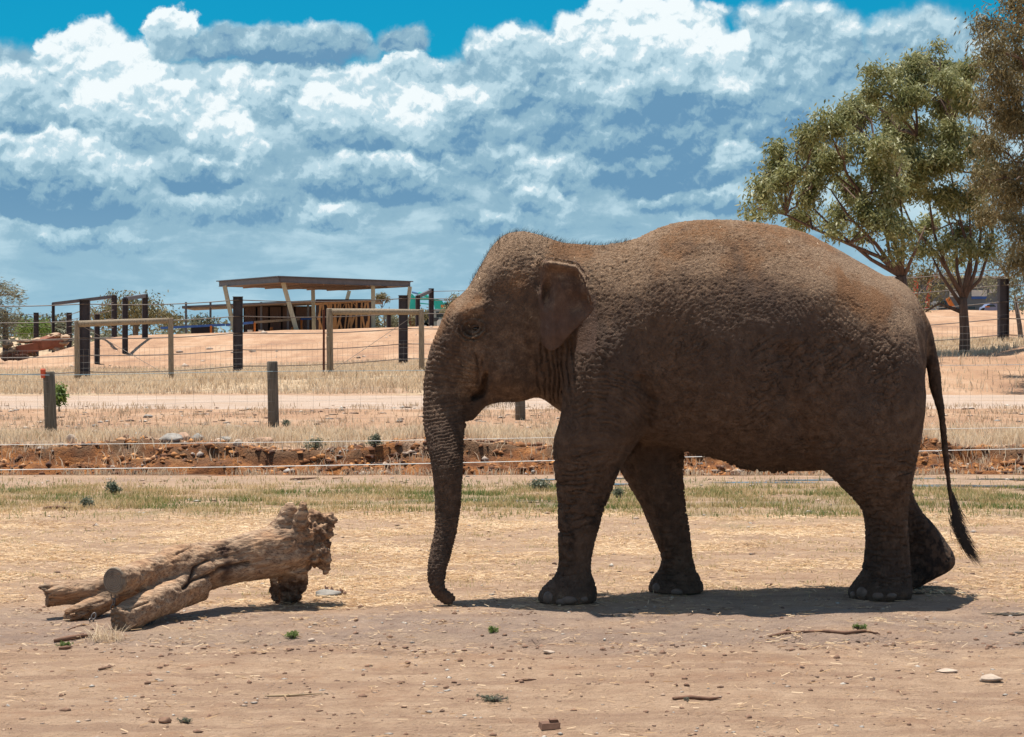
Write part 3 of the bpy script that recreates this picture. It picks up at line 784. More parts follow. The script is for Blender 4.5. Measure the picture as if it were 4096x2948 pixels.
# --- digger and truck on the mound
def E6(x, y, D): return W(1500 + x / 6.278, 1080 + y / 6.278, D)
M_tq = simple_mat('turquoise_paint', (0.02, 0.42, 0.36), 0.45, 0.15, 2, 0)
M_hyd = simple_mat('blue_hydraulic', (0.10, 0.22, 0.42), 0.4, 0.1, 2, 0)
M_glass, nt = new_mat('dark_glass'); nt.b.inputs['Base Color'].default_value = (.02, .028, .032, 1); nt.b.inputs['Roughness'].default_value = .08
dig = thing('excavator', 'turquoise excavator with its arm folded down, half hidden behind the elephant head', 'excavator', (-7, 190, 2.2))
def prof(mb, pts, D_, th):
    """a plate cut to a profile, given its own thickness"""
    P = [E6(x, y, D_) for x, y in pts]; n = len(P)
    v = [p + (0, dy, 0) for dy in (-th / 2, th / 2) for p in P]
    mb.add(v, [tuple(range(n)), tuple(range(n, 2 * n))[::-1]] + [(i, i + n, (i + 1) % n + n, (i + 1) % n) for i in range(n)])
mb = MB(); prof(mb, [(880, 620), (930, 600), (1030, 690), (1030, 980), (1000, 1290), (950, 1260), (900, 1180), (870, 980), (865, 740)], 190, .5); mb.build('dipper_arm', M_tq, dig)
mb = MB(); prof(mb, [(960, 690), (1100, 675), (1350, 700), (1500, 720), (1680, 760), (1740, 860), (1790, 980), (1500, 980), (1480, 850), (1440, 780), (1350, 755), (1100, 755), (980, 750)], 190, .6); mb.build('boom', M_tq, dig)
mb = MB(); prof(mb, [(1120, 820), (1350, 845), (1350, 870), (1130, 850)], 189.6, .2); mb.build('link_rod', M_tq, dig)
mb = MB(); mb.tube([E6(930, 555, 189.5), E6(1100, 600, 189.5)], .10, 8); mb.build('hydraulic_ram', M_hyd, dig)
mb = MB(); mb.tube([E6(1090, 590, 189.5), E6(1160, 600, 189.5), E6(1350, 680, 189.5)], [.16, .16, .12], 8); mb.build('hydraulic_ram', M_tq, dig)
mb = MB(); prof(mb, [(860, 1130), (1010, 1130), (1040, 1300), (1000, 1430), (900, 1440), (850, 1330)], 190, .9); mb.build('bucket', M_rust, dig)
mb = MB(); p = E6(2150, 1250, 191); mb.box((p[0], 191, p[2] - .1), (3.6, 2.4, 1.5)); mb.build('engine_housing', M_tq, dig)
mb = MB(); mb.box((p[0] - .9, 190.2, p[2] + .9), (1.3, 1.2, 1.5)); c_ = mb.build('cab', M_tq, dig)
mb = MB(); mb.box((p[0] - .9, 189.58, p[2] + 1.0), (1.1, .04, 1.1)); g_ = mb.build('cab_window', M_glass, dig)
for dy in (-1.1, 1.1):
    mb = MB(); mb.tube([(p[0] - 1.8, 191 + dy, p[2] - 1.25), (p[0] + 1.8, 191 + dy, p[2] - 1.25)], .42, 10); mb.build('track', M_black, dig)
p = E6(1690, 940, 189.4); mb = MB(); mb.tube([p, p + (0, 0, .25)], .14, 8); mb.build('beacon', M_orange, dig)
truck = thing('truck', 'grey cab truck parked in front of the turquoise excavator on the mound', 'truck', (-6, 176, 2.3))
M_tk = simple_mat('grey_truck_paint', (0.30, 0.34, 0.33), 0.4, 0.1, 2, 0)
mb = MB(); TD = 176.0
prof(mb, [(1215, 1440), (1220, 1180), (1250, 1060), (1290, 1010), (1330, 992), (1760, 985), (1830, 1000), (1900, 1240), (2250, 1260), (2290, 1440)], TD, 1.9); cab_o = mb.build('body', M_tk, truck)
mb = MB(); prof(mb, [(1245, 1200), (1290, 1040), (1355, 1030), (1350, 1330), (1250, 1330)], TD - .97, .03); mb.build('side_window', M_glass, truck)
mb = MB(); prof(mb, [(1535, 1045), (1735, 1040), (1800, 1185), (1545, 1190)], TD - .97, .03); mb.build('side_window', M_glass, truck)
mb = MB(); prof(mb, [(1470, 1200), (1600, 1200), (1600, 1280), (1480, 1290)], TD - .98, .03); mb.build('door_panel', simple_mat('dark_grille', (.05, .055, .06), .6), truck)
mb = MB(); prof(mb, [(1555, 1420), (1555, 1290), (1590, 1245), (1680, 1235), (1740, 1300), (1740, 1420)], TD - 1.0, .25); mb.build('mudguard', M_white, truck)
for x_ in (1260, 1650, 2180):
    c = E6(x_, 1440, TD - .8); mb = MB(); mb.tube([c + (0, -.15, 0), c + (0, .15, 0)], .42, 18); wl = mb.build('wheel', M_black, truck)
    mb = MB(); mb.tube([c + (0, -.18, 0), c + (0, -.14, 0)], .2, 14); r_o = mb.build('rim', M_white, wl)
    r_o.location = (0, 0, 0)

# --- buildings beyond the trees on the right
def R3(x, y, D): return W(3600 + x / 3.627, 1050 + y / 3.627, D)
gb = thing('grey_building', 'long grey building half hidden behind the trees on the right', 'building', (27, 150, 3))
a = R3(-200, 800, 150); b = R3(1560, 230, 150)
mb = MB(); mb.box(((a[0] + b[0]) / 2, 153, (b[2] + 2) / 2), (b[0] - a[0], 6, b[2] - 2)); mb.build('wall', simple_mat('blue_grey_wall', (.16, .17, .175), .7, .15, 1.5), gb)
mb = MB(); mb.box(((a[0] + b[0]) / 2, 152.6, b[2] + .08), (b[0] - a[0] + .6, 7.6, .12)); mb.build('roof', M_white, gb)
for x0, x1, y0, y1, mt in ((1040, 1260, 400, 490, M_white), (1040, 1260, 492, 530, M_blue), (720, 900, 420, 500, M_white), (460, 640, 300, 400, M_glass), (450, 560, 560, 720, M_white), (600, 680, 560, 760, M_glass), (1300, 1400, 380, 440, M_white), (1000, 1090, 640, 700, M_glass), (200, 330, 330, 480, M_glass)):
    p = R3(x0, y0, 149.9); q = R3(x1, y1, 149.9); mb = MB(); mb.box(((p[0] + q[0]) / 2, 149.95, (p[2] + q[2]) / 2), (q[0] - p[0], .06, p[2] - q[2])); mb.build('sign_board' if mt is M_white else ('sign_band' if mt is M_blue else 'window'), mt, gb)
car = thing('parked_car', 'blue-grey car with an orange light parked before the grey building', 'car', tuple(R3(1320, 700, 132)))
M_carp = simple_mat('blue_grey_car_paint', (.20, .23, .36), .35, .1, 2, 0)
def prof3(mb, pts, D_, th):
    P = [R3(x, y, D_) for x, y in pts]; n = len(P)
    v = [p + (0, dy, 0) for dy in (-th / 2, th / 2) for p in P]
    mb.add(v, [tuple(range(n)), tuple(range(n, 2 * n))[::-1]] + [(i, i + n, (i + 1) % n + n, (i + 1) % n) for i in range(n)])
mb = MB(); prof3(mb, [(1180, 720), (1195, 650), (1230, 640), (1265, 600), (1370, 600), (1410, 645), (1440, 655), (1445, 720)], 132, 1.6); mb.build('body', M_carp, car)
mb = MB(); prof3(mb, [(1245, 640), (1272, 610), (1362, 610), (1392, 642)], 131.18, .03); mb.build('side_window', M_glass, car)
mb = MB(); prof3(mb, [(1235, 632), (1300, 632), (1300, 650), (1235, 650)], 131.1, .08); mb.build('indicator_light', M_orange, car)
for x_ in (1225, 1400):
    c = R3(x_, 722, 131.4); mb = MB(); mb.tube([c + (0, -.12, 0), c + (0, .12, 0)], .3, 14); mb.build('wheel', M_black, car)
rf = thing('red_frame', 'red and orange steel frame with a flat top behind the right-hand trees', 'frame', tuple(R3(400, 780, 128)))
M_red = simple_mat('red_orange_paint', (.55, .10, .05), .5, .2, 2, 0)
mb = MB(); mb.bar(R3(215, 262, 128), R3(300, 212, 128), .12, .25); mb.bar(R3(300, 210, 128), R3(545, 195, 128), .3, .25); mb.build('top_beam', M_red, rf)
for q_ in ((440, 215, 375, 790), (235, 250, 215, 790), (690, 520, 850, 800)):
    mb = MB(); mb.bar(R3(q_[0], q_[1], 128), R3(q_[2], q_[3], 128), .25, .25); mb.build('leg', M_red if q_[0] != 690 else M_orange, rf)


# ================================================================ trees and shrubs
def leaf_material(name, c0, c1, c2, rough=0.52):
    m, nt = new_mat(name)
    t = nt.attr('tint'); g = nt.noise(nt.obj(), 0.8, 3, .5)
    f = nt.m('ADD', nt.m('MULTIPLY', t, 0.75), nt.m('MULTIPLY', g, 0.35))
    nt.put(nt.b.inputs['Base Color'], nt.ramp(f, [(0.15, c0), (0.5, c1), (0.85, c2)]))
    nt.b.inputs['Roughness'].default_value = rough; nt.b.inputs['Specular IOR Level'].default_value = .35
    tr = nt.new('ShaderNodeBsdfTranslucent'); nt.put(tr.inputs[0], nt.ramp(f, [(0.15, c1), (0.9, c2)]))
    mx = nt.new('ShaderNodeMixShader'); mx.inputs[0].default_value = 0.28
    nt.l.new(nt.b.outputs[0], mx.inputs[1]); nt.l.new(tr.outputs[0], mx.inputs[2]); nt.l.new(mx.outputs[0], nt.out.inputs[0])
    return m
ML_euc = leaf_material('gum_leaves', (0.085, 0.098, 0.024), (0.215, 0.225, 0.072), (0.46, 0.45, 0.24))
ML_cas = leaf_material('brown_needles', (0.062, 0.056, 0.022), (0.150, 0.120, 0.048), (0.32, 0.26, 0.13))
ML_grey = leaf_material('grey_leaves', (0.085, 0.085, 0.050), (0.17, 0.165, 0.10), (0.29, 0.28, 0.19))
ML_far = leaf_material('far_leaves', (0.085, 0.085, 0.042), (0.17, 0.150, 0.072), (0.30, 0.25, 0.12))
ML_scrub = leaf_material('scrub_leaves', (0.070, 0.082, 0.055), (0.13, 0.14, 0.090), (0.20, 0.20, 0.13))
ML_green = leaf_material('fresh_leaves', (0.060, 0.110, 0.020), (0.14, 0.22, 0.045), (0.26, 0.34, 0.09))
M_bark = simple_mat('gum_bark', (0.135, 0.085, 0.062), 0.9, 0.4, 4, 0.6, 0.02, stretch=(3, 3, .6))
M_barkg = simple_mat('grey_bark', (0.16, 0.12, 0.10), 0.9, 0.4, 4, 0.6, 0.02, stretch=(3, 3, .6))

def leaves(cent, cnt, spread, ll, lw, droop=0.7, flat=1.0, rg=rng):
    """rhombic leaves gathered on twigs; cent M x 3 twig ends"""
    M = len(cent); n = M * cnt
    c = np.repeat(cent, cnt, 0) + rg.normal(0, 1, (n, 3)) * spread * np.array([1, 1, flat])
    d_ = rg.normal(0, 1, (n, 3)); d_[:, 2] = -np.abs(d_[:, 2]) * droop - droop * .6 if droop > 0 else d_[:, 2]
    d_ /= np.linalg.norm(d_, axis=1)[:, None]
    s_ = np.cross(d_, rg.normal(0, 1, (n, 3))); s_ /= np.linalg.norm(s_, axis=1)[:, None]
    L = ll * (0.6 + .8 * rg.random(n))[:, None]; w_ = lw * (0.7 + .6 * rg.random(n))[:, None]
    V_ = np.stack([c, c + d_ * L * .45 + s_ * w_ / 2, c + d_ * L, c + d_ * L * .45 - s_ * w_ / 2], 1).reshape(-1, 3)
    Q_ = np.arange(n * 4).reshape(n, 4)
    tint = np.repeat(np.clip(np.repeat(rg.random(M), cnt) * .6 + rg.random(n) * .4, 0, 1), 4)
    return V_, Q_, tint
def leaf_obj(name, V_, Q_, tint, mat, parent):
    me = grid_mesh(name, V_, Q_, mat, False); set_attr(me, 'tint', tint)
    o = link(me, name, parent); o['kind'] = 'stuff'
    return o
def wander(a, b, n, amp, sag=0.0, rg=rng):
    t = np.linspace(0, 1, n)[:, None]; a = np.array(a); b = np.array(b)
    p = a * (1 - t) + b * t; L = np.linalg.norm(b - a)
    off = np.stack([pn(t[:, 0] * 2.3, rg.random() * 50, 1.), pn(t[:, 0] * 2.3, rg.random() * 50, 2.), pn(t[:, 0] * 2.3, rg.random() * 50, 3.)], 1)
    p += off * amp * L * np.sin(t * math.pi); p[:, 2] += sag * L * np.sin(t[:, 0] * math.pi)
    return p

def tree(name, label, trunk_pts, r0, clumps, nodes, mats, twigs=16, per=26, spread=.26, ll=.17, lw=.05, droop=.7, group=None, limb_r=.09, cat='tree'):
    """trunk_pts: places from the ground up; clumps: (centre, radius) arrays; nodes: places where limbs fork"""
    base = np.array(trunk_pts[0]); root = thing(name, label, cat, tuple(base), group)
    mb = MB(); tp = np.array(trunk_pts); tp = np.concatenate([[tp[0] - (0, 0, .3)], tp])
    mb.tube(tp, np.linspace(r0 * 1.15, r0 * .7, len(tp)), 10)
    mb.build('trunk', mats[0], root, True)
    br = MB(); tw = MB(); cents = []
    nodes = [np.array(n_) for n_ in nodes]
    for (c, r_) in clumps:
        c = np.array(c)
        j = int(np.argmin([np.linalg.norm(c - n_) + 0.9 * max(0, n_[2] - c[2]) for n_ in nodes]))
        L = np.linalg.norm(c - nodes[j])
        p = wander(nodes[j], c, 8, .16, 0.04)
        br = MB(); br.tube(p, np.linspace(min(limb_r * .6, r0 * .4, .016 + L * .016), .014, 8), 5, False); br.build('limb', mats[0], root, True)
        k = max(6, int(twigs * (r_ / .72) ** 2 * 1.25))
        v = rng.normal(0, 1, (k, 3)); v /= np.linalg.norm(v, axis=1)[:, None]
        v[:, 2] = v[:, 2] * .85 + .12
        nb = max(3, int(5 * r_ / .7)); sb = rng.normal(0, 1, (nb, 3)); sb /= np.linalg.norm(sb, axis=1)[:, None]; sb = c + sb * r_ * (.45 + .5 * rng.random((nb, 1)))
        e = sb[rng.integers(0, nb, k)] + v * r_ * .36 * rng.random((k, 1)) ** .5 * np.array([1.15, 1, .8])
        for q in e[::2]:
            s_ = p[rng.integers(4, 8)]; tw.tube(wander(s_, q, 4, .2), [.022, .016, .011, .007], 3, False)
        cents.append(e)
    if tw.n: o = tw.build('twigs', mats[0], root); o['kind'] = 'stuff'
    V_, Q_, t_ = leaves(np.concatenate(cents), per, spread, ll, lw, droop)
    leaf_obj('foliage', V_, Q_, t_, mats[1], root)
    return root
def cl(lst, D, dj=2.2):
    out = []
    for vx, vy, vr in lst:
        d2 = D + rng.uniform(-dj, dj); out.append((Vw(vx, vy, d2), vr * 1.806 / 8000 * D * .92))
    return out

# big eucalypt with the trunk in view
D_ = 75.0
big = cl([(1995, 145, 44), (2060, 128, 40), (2110, 150, 44), (1950, 195, 46), (2010, 215, 55), (2080, 215, 55), (2140, 210, 50), (1960, 265, 46), (2030, 290, 55), (2100, 290, 55),
          (1975, 350, 46), (2045, 365, 55), (2120, 370, 55), (2010, 425, 44), (2085, 440, 48), (2150, 440, 46), (2060, 505, 34), (2125, 520, 36), (2175, 500, 32), (1930, 232, 30), (2160, 300, 46), (2170, 150, 36), (2040, 168, 30), (2090, 175, 30), (2190, 380, 40), (2150, 550, 26), (2085, 550, 24), (2115, 580, 18), (2045, 545, 26), (2185, 545, 24)], D_)
t0 = Vw(2136, 793, D_); t0[2] = gz1(t0[0], D_)
tree('gum_tree', 'tall green eucalypt with its single trunk in full view right of the elephant rump', [t0, Vw(2137, 740, D_), Vw(2134, 690, D_), Vw(2133, 660, D_)], .21, big,
     [Vw(2133, 660, D_), Vw(2095, 590, D_), Vw(2150, 570, D_), Vw(2070, 520, D_ - .6), Vw(2130, 500, D_ + .5), Vw(2175, 470, D_), Vw(2050, 400, D_), Vw(2105, 380, D_), Vw(2030, 300, D_), Vw(2110, 270, D_)], (M_bark, ML_euc), 40, 36, .18, .20, .060, limb_r=.12)
# spreading eucalypt behind the rump
D_ = 70.0
sp = cl([(1662, 468, 22), (1690, 440, 34), (1700, 385, 40), (1735, 350, 42), (1745, 410, 44), (1780, 300, 34), (1800, 350, 46), (1800, 410, 48), (1785, 465, 36), (1840, 290, 40), (1855, 350, 50), (1865, 420, 50), (1850, 480, 34),
         (1885, 220, 26), (1900, 280, 44), (1925, 350, 50), (1930, 425, 48), (1920, 490, 40), (1980, 440, 44), (1975, 505, 36), (1990, 380, 40), (1870, 260, 30), (1818, 262, 20), (1720, 460, 22), (1960, 320, 36), (1985, 545, 22), (1915, 525, 24), (1850, 508, 20), (2015, 520, 24), (1770, 490, 14)], D_)
t0 = Vw(1995, 790, D_); t0[2] = gz1(t0[0], D_)
tree('gum_tree', 'wide spreading eucalypt leaning left over the elephant back, its trunk hidden', [t0, Vw(2000, 720, D_), Vw(1998, 650, D_), Vw(1995, 612, D_)], .28, sp,
     [Vw(1995, 612, D_), Vw(1950, 570, D_), Vw(1880, 540, D_ - .5), Vw(1800, 505, D_ - .8), Vw(1740, 475, D_ - .8), Vw(1960, 500, D_), Vw(2000, 500, D_ + .4), Vw(1910, 440, D_), Vw(2025, 560, D_), Vw(1990, 400, D_)], (M_bark, ML_euc), 40, 36, .18, .19, .058, limb_r=.12)
for pts in ([(1995, 612), (1950, 570), (1880, 540), (1800, 505), (1740, 475), (1680, 462)], [(1995, 612), (1970, 560), (1960, 500), (1910, 440)], [(1998, 615), (2000, 540), (2000, 500), (1990, 400)], [(1998, 620), (2025, 560), (2050, 500)], [(1994, 615), (1940, 540), (1880, 480), (1840, 420)], [(1996, 612), (1985, 550), (1960, 470), (1930, 400)], [(1992, 610), (1930, 575), (1850, 510), (1790, 450)]):
    mb = MB(); o_ = [Vw(a, b, D_ - .1 * i) for i, (a, b) in enumerate(pts)]; mb.tube(o_, np.linspace(.085, .025, len(o_)), 7); mb.build('limb', M_bark, bpy.data.objects['gum_tree.001'], True)
D_ = 75.0
for pts in ([(2133, 662), (2110, 620), (2095, 590), (2070, 520), (2050, 400), (2030, 300)], [(2133, 662), (2140, 610), (2150, 570), (2130, 500), (2105, 380), (2110, 270)], [(2136, 665), (2160, 600), (2170, 540), (2175, 470), (2180, 380)], [(2128, 690), (2080, 672), (2050, 690)], [(2132, 680), (2085, 610), (2060, 560)], [(2134, 662), (2120, 600), (2118, 540), (2090, 450)], [(2136, 650), (2150, 600), (2150, 520), (2145, 440)], [(2134, 655), (2170, 620), (2195, 540), (2200, 480)], [(2130, 650), (2080, 570), (2020, 500), (1990, 430)]):
    mb = MB(); o_ = [Vw(a, b, D_ + .15 * i) for i, (a, b) in enumerate(pts)]; mb.tube(o_, np.linspace(.085, .025, len(o_)), 7); mb.build('limb', M_bark, bpy.data.objects['gum_tree'], True)
# brown casuarina at the right edge
D_ = 62.0
ca = cl([(2200, 45, 34), (2240, 20, 40), (2270, 70, 44), (2215, 110, 36), (2255, 140, 46), (2205, 180, 36), (2245, 220, 48), (2195, 250, 36), (2235, 290, 46), (2280, 270, 44), (2200, 330, 36), (2245, 370, 46),
         (2190, 400, 30), (2230, 440, 42), (2275, 430, 42), (2205, 480, 30), (2250, 510, 40), (2290, 350, 46), (2300, 160, 50), (2310, 500, 40), (2330, 400, 50), (2340, 250, 60), (2330, 60, 60), (2280, 570, 40)], D_, 2.5)
t0 = Vw(2345, 820, D_); t0[2] = gz1(t0[0], D_)
tree('casuarina_tree', 'tall dark brown-green tree filling the right edge of the view', [t0, Vw(2345, 700, D_), Vw(2335, 500, D_), Vw(2320, 300, D_), Vw(2300, 60, D_)], .28, ca,
     [Vw(2342, 620, D_), Vw(2335, 500, D_), Vw(2328, 400, D_), Vw(2320, 300, D_), Vw(2310, 200, D_), Vw(2300, 80, D_)], (M_bark, ML_cas), 40, 46, .24, .20, .040, droop=.8)
# grey shrub trees below it
D_ = 84.0
gs = cl([(2200, 575, 28), (2235, 560, 32), (2270, 590, 34), (2215, 620, 24), (2255, 630, 30), (2185, 545, 22), (2290, 640, 34), (2180, 610, 18), (2260, 670, 22)], D_)
t0 = Vw(2262, 775, D_); t0[2] = gz1(t0[0], D_)
tree('wattle_tree', 'grey-green low-branched tree under the brown tree at the right edge', [t0, Vw(2258, 720, D_), Vw(2250, 670, D_)], .12, gs, [Vw(2250, 670, D_), Vw(2235, 620, D_)], (M_barkg, ML_grey), 22, 34, .24, .16, .045)
D_ = 118.0
gs = cl([(2010, 640, 22), (2030, 675, 22), (2050, 610, 22), (2072, 650, 18), (1990, 680, 20), (2100, 600, 18), (2040, 700, 14), (2085, 585, 20), (2015, 600, 18)], D_)
t0 = Vw(2030, 735, D_); t0[2] = gz1(t0[0], D_)
tree('wattle_tree', 'olive bushy tree seen between the elephant rump and the gum trunk', [t0, Vw(2030, 700, D_), Vw(2032, 680, D_)], .12, gs, [Vw(2032, 680, D_)], (M_barkg, ML_far), 20, 30, .3, .24, .08)
# low gums behind the yard frames
D_ = 170.0
lg = cl([(225, 690, 22), (250, 668, 20), (270, 690, 24), (300, 675, 22), (325, 690, 22), (350, 700, 22), (372, 700, 20), (388, 712, 14), (285, 660, 14), (205, 705, 14), (340, 672, 16), (310, 705, 22), (245, 705, 20)], D_, 3)
t0 = Vw(300, 740, D_); t0[2] = gz1(t0[0], D_)
tree('low_gum', 'broad low olive and yellow gum behind the yard frames', [t0, Vw(300, 725, D_), Vw(298, 712, D_)], .28, lg, [Vw(298, 712, D_), Vw(340, 712, D_), Vw(255, 712, D_)], (M_barkg, ML_far), 12, 26, .38, .34, .11)
# tree at the left edge
D_ = 125.0
le = cl([(5, 632, 16), (-15, 650, 26), (30, 650, 11), (42, 655, 7), (12, 645, 10), (-5, 690, 26), (15, 705, 20), (-20, 720, 30), (22, 722, 18), (-60, 660, 40), (-60, 620, 40), (5, 740, 16)], D_, 2)
t0 = Vw(-25, 760, D_); t0[2] = gz1(t0[0], D_)
tree('edge_gum', 'grey windswept tree cut by the left edge of the view', [t0, Vw(-25, 720, D_), Vw(-20, 680, D_), Vw(-10, 650, D_)], .22, le, [Vw(-20, 690, D_), Vw(-10, 655, D_)], (M_bark, ML_grey), 14, 30, .30, .30, .05, droop=.2)
# small bare tree and dead scrub beside the shelter
D_ = 160.0
t0 = Vw(852, 735, D_); t0[2] = gz1(t0[0], D_)
tree('thin_tree', 'thin nearly bare tree with one flat tuft of leaves between shelter and digger', [t0, Vw(852, 715, D_), Vw(850, 700, D_)], .06, cl([(843, 657, 6), (848, 656, 6), (838, 658, 5), (858, 664, 3), (836, 690, 2), (866, 690, 3)], D_, .3),
     [Vw(850, 700, D_), Vw(846, 682, D_)], (M_barkg, ML_cas), 160, 26, .12, .16, .06, limb_r=.05)
D_ = 165.0
for (lst, bx, lab, mt) in (([(820, 712, 8), (832, 716, 9), (815, 722, 8), (828, 725, 8)], 824, 'small olive bush on the mound right of the shelter', ML_far), ([(862, 705, 9), (874, 708, 9), (868, 718, 9), (884, 718, 8)], 870, 'grey bush on the mound in front of the digger bucket', ML_grey),
                        ([(928, 700, 9), (935, 692, 8), (920, 712, 9)], 928, 'yellow-green bush between the digger arm and the truck', ML_far), ([(1000, 668, 8), (1012, 664, 9), (1020, 676, 10), (990, 690, 10)], 1005, 'brown-green bush peeping over the elephant trunk root', ML_far),
                        ([(425, 712, 8), (440, 708, 9), (456, 712, 9), (470, 708, 7), (445, 720, 10)], 447, 'small dark bush on the skyline under the open end of the long shed', ML_scrub)):
    t0 = Vw(bx, 737, D_); t0[2] = gz1(t0[0], D_)
    tree('bush', lab, [t0, Vw(bx, 728, D_)], .05, cl(lst, D_, .6), [Vw(bx, 726, D_)], (M_barkg, mt), 18, 26, .22, .26, .09, group=None, cat='bush')
D_ = 158.0
t0 = Vw(75, 745, D_); t0[2] = gz1(t0[0], D_)
tree('bush', 'bright green rounded bush behind the rubble heap at the far left', [t0, Vw(75, 735, D_)], .06, cl([(45, 724, 10), (60, 718, 12), (78, 716, 12), (95, 722, 10), (70, 726, 12), (88, 728, 10), (50, 732, 9), (104, 728, 7)], D_, .8), [Vw(75, 732, D_)], (M_barkg, ML_green), 18, 30, .24, .26, .10, cat='bush')
# distant scrub that closes the skyline
c_ = []
for k_ in range(1500):
    X_ = rng.uniform(-150, 190); Y_ = rng.uniform(205, 330); hgt = 1.6 + 3.4 * max(0, .35 + pn(X_ / 14, Y_ / 60, 2.)) * (1 if X_ < -30 or X_ > 30 else .7)
    c_.append((X_, Y_, gz1(X_, Y_) + rng.random() ** .6 * hgt))
V_, Q_, t_ = leaves(np.array(c_), 24, 1.0, .8, .34, .3, .5)
o = leaf_obj('scrub', V_, Q_, t_, ML_scrub, None); tag(o, 'distant belt of low grey-green scrub along the skyline', 'scrub')
for (lst, bx, lab) in (([(112, 722, 10), (98, 712, 10), (125, 724, 8)], 110, 'dark round tree on the skyline just left of the thin corner post'), ([(138, 712, 12), (148, 722, 12), (128, 724, 10)], 140, 'dark round tree on the skyline right of the thin corner post'), ([(45, 705, 9), (35, 712, 9), (56, 712, 9)], 45, 'dark round tree on the skyline over the bright green bush')):
    D_ = 215.0; t0 = Vw(bx, 737, D_); t0[2] = gz1(t0[0], D_)
    tree('skyline_tree', lab, [t0, Vw(bx, 730, D_)], .12, cl(lst, D_, 1), [Vw(bx, 728, D_)], (M_barkg, ML_scrub), 10, 26, .42, .5, .2)
# small leafy sapling in a guard by the first fence post
D_ = 46.0
t0 = Vw(131, 912, D_); t0[2] = gz1(t0[0], D_)
tree('sapling', 'small leafy green sapling growing beside the left fence post', [t0, Vw(131, 895, D_), Vw(131, 872, D_)], .018, cl([(128, 862, 9), (138, 858, 9), (133, 872, 10), (124, 876, 8), (140, 876, 8), (132, 886, 7)], D_, .12), [Vw(131, 885, D_), Vw(132, 872, D_)], (M_barkg, ML_green), 420, 12, .05, .10, .05)

# rubble heap at the far left
rub = thing('rubble_heap', 'heap of broken brown slabs and timbers behind the far left fence posts', 'rubble', (-28, 128, .3))
M_rub = simple_mat('rubble_stone', (.42, .29, .19), .9, .35, 3, .6, .03); M_rub2 = simple_mat('rust_board', (.26, .10, .06), .9, .25, 2, .3, .02); M_bk = simple_mat('dark_bark', (.12, .06, .04), .95, .4, 5, .7, .02)
def rock_np(c, size, seed, sub=2, rough_=.28):
    n1_, n2_ = 5 + 3 * sub, 8 + 4 * sub
    th = np.linspace(0, math.pi, n1_); ph_ = np.linspace(0, 2 * math.pi, n2_, endpoint=False)
    T_, P_ = np.meshgrid(th[1:-1], ph_, indexing='ij')
    v = np.stack([np.sin(T_) * np.cos(P_), np.sin(T_) * np.sin(P_), np.cos(T_)], -1).reshape(-1, 3)
    v = np.concatenate([v, [[0, 0, 1], [0, 0, -1]]])
    r_ = 1 + rough_ * fbm(v[:, 0] * 1.3 + seed * 3.1, v[:, 1] * 1.3, v[:, 2] * 1.3 + seed, 3)
    v = v * r_[:, None]
    # planed faces
    rg = np.random.default_rng(int(seed * 7 + 3))
    for k in range(7):
        n_ = rg.normal(0, 1, 3); n_ /= np.linalg.norm(n_); dd = v @ n_; lim = .62 + .2 * rg.random()
        ex = np.maximum(dd - lim, 0); v = v - n_ * (ex * .85)[:, None]
    v = v * np.array(size) + np.array(c); m_ = len(ph_); R_ = n1_ - 2; f = []
    for i in range(R_ - 1):
        for j in range(m_): f.append((i * m_ + j, (i + 1) * m_ + j, (i + 1) * m_ + (j + 1) % m_, i * m_ + (j + 1) % m_))
    for j in range(m_): f.append((R_ * m_, j, (j + 1) % m_)); f.append((R_ * m_ + 1, (R_ - 1) * m_ + (j + 1) % m_, (R_ - 1) * m_ + j))
    return v, f
for i, (x_, y_, w_, h_) in enumerate([(225, 1345, 60, 14), (262, 1350, 30, 14), (110, 1365, 80, 8), (160, 1358, 60, 8), (230, 1395, 55, 12), (245, 1410, 40, 14), (60, 1400, 50, 14), (120, 1418, 60, 10), (180, 1432, 50, 10), (30, 1380, 40, 16), (20, 1420, 50, 16), (255, 1375, 40, 12), (110, 1395, 50, 7)]):
    p = W(x_, y_, 126); mb = MB(); v, f = rock_np(p, (w_ / 8000 * 126 / 1.7, .8, h_ / 8000 * 126), i + 2); mb.add(v, f); mb.build('slab', M_rub, rub)
for (a, b, c, d2) in ((70, 1402, 250, 1368), (150, 1380, 230, 1350)):
    p, q = W(a, b, 125), W(c, d2, 126); mb = MB(); mb.bar(p, q, 1.0, .55); mb.build('board', M_rub2, rub)
for k_ in range(9):
    p = W(30 + k_ * 7 + rng.uniform(-10, 10), 1428 + rng.uniform(-12, 10), 124); q = p + (rng.uniform(-.6, .6), .1, rng.uniform(-.25, .25)); mb = MB(); mb.tube(wander(p - (.5, 0, 0), q + (.5, 0, 0), 5, .2), [.05, .09, .10, .08, .03], 6); mb.build('bark_piece', M_bk, rub)


# ================================================================ the elephant
def Ym(sx): return 13.45 + (sx - 2270) / 1280 * 0.15

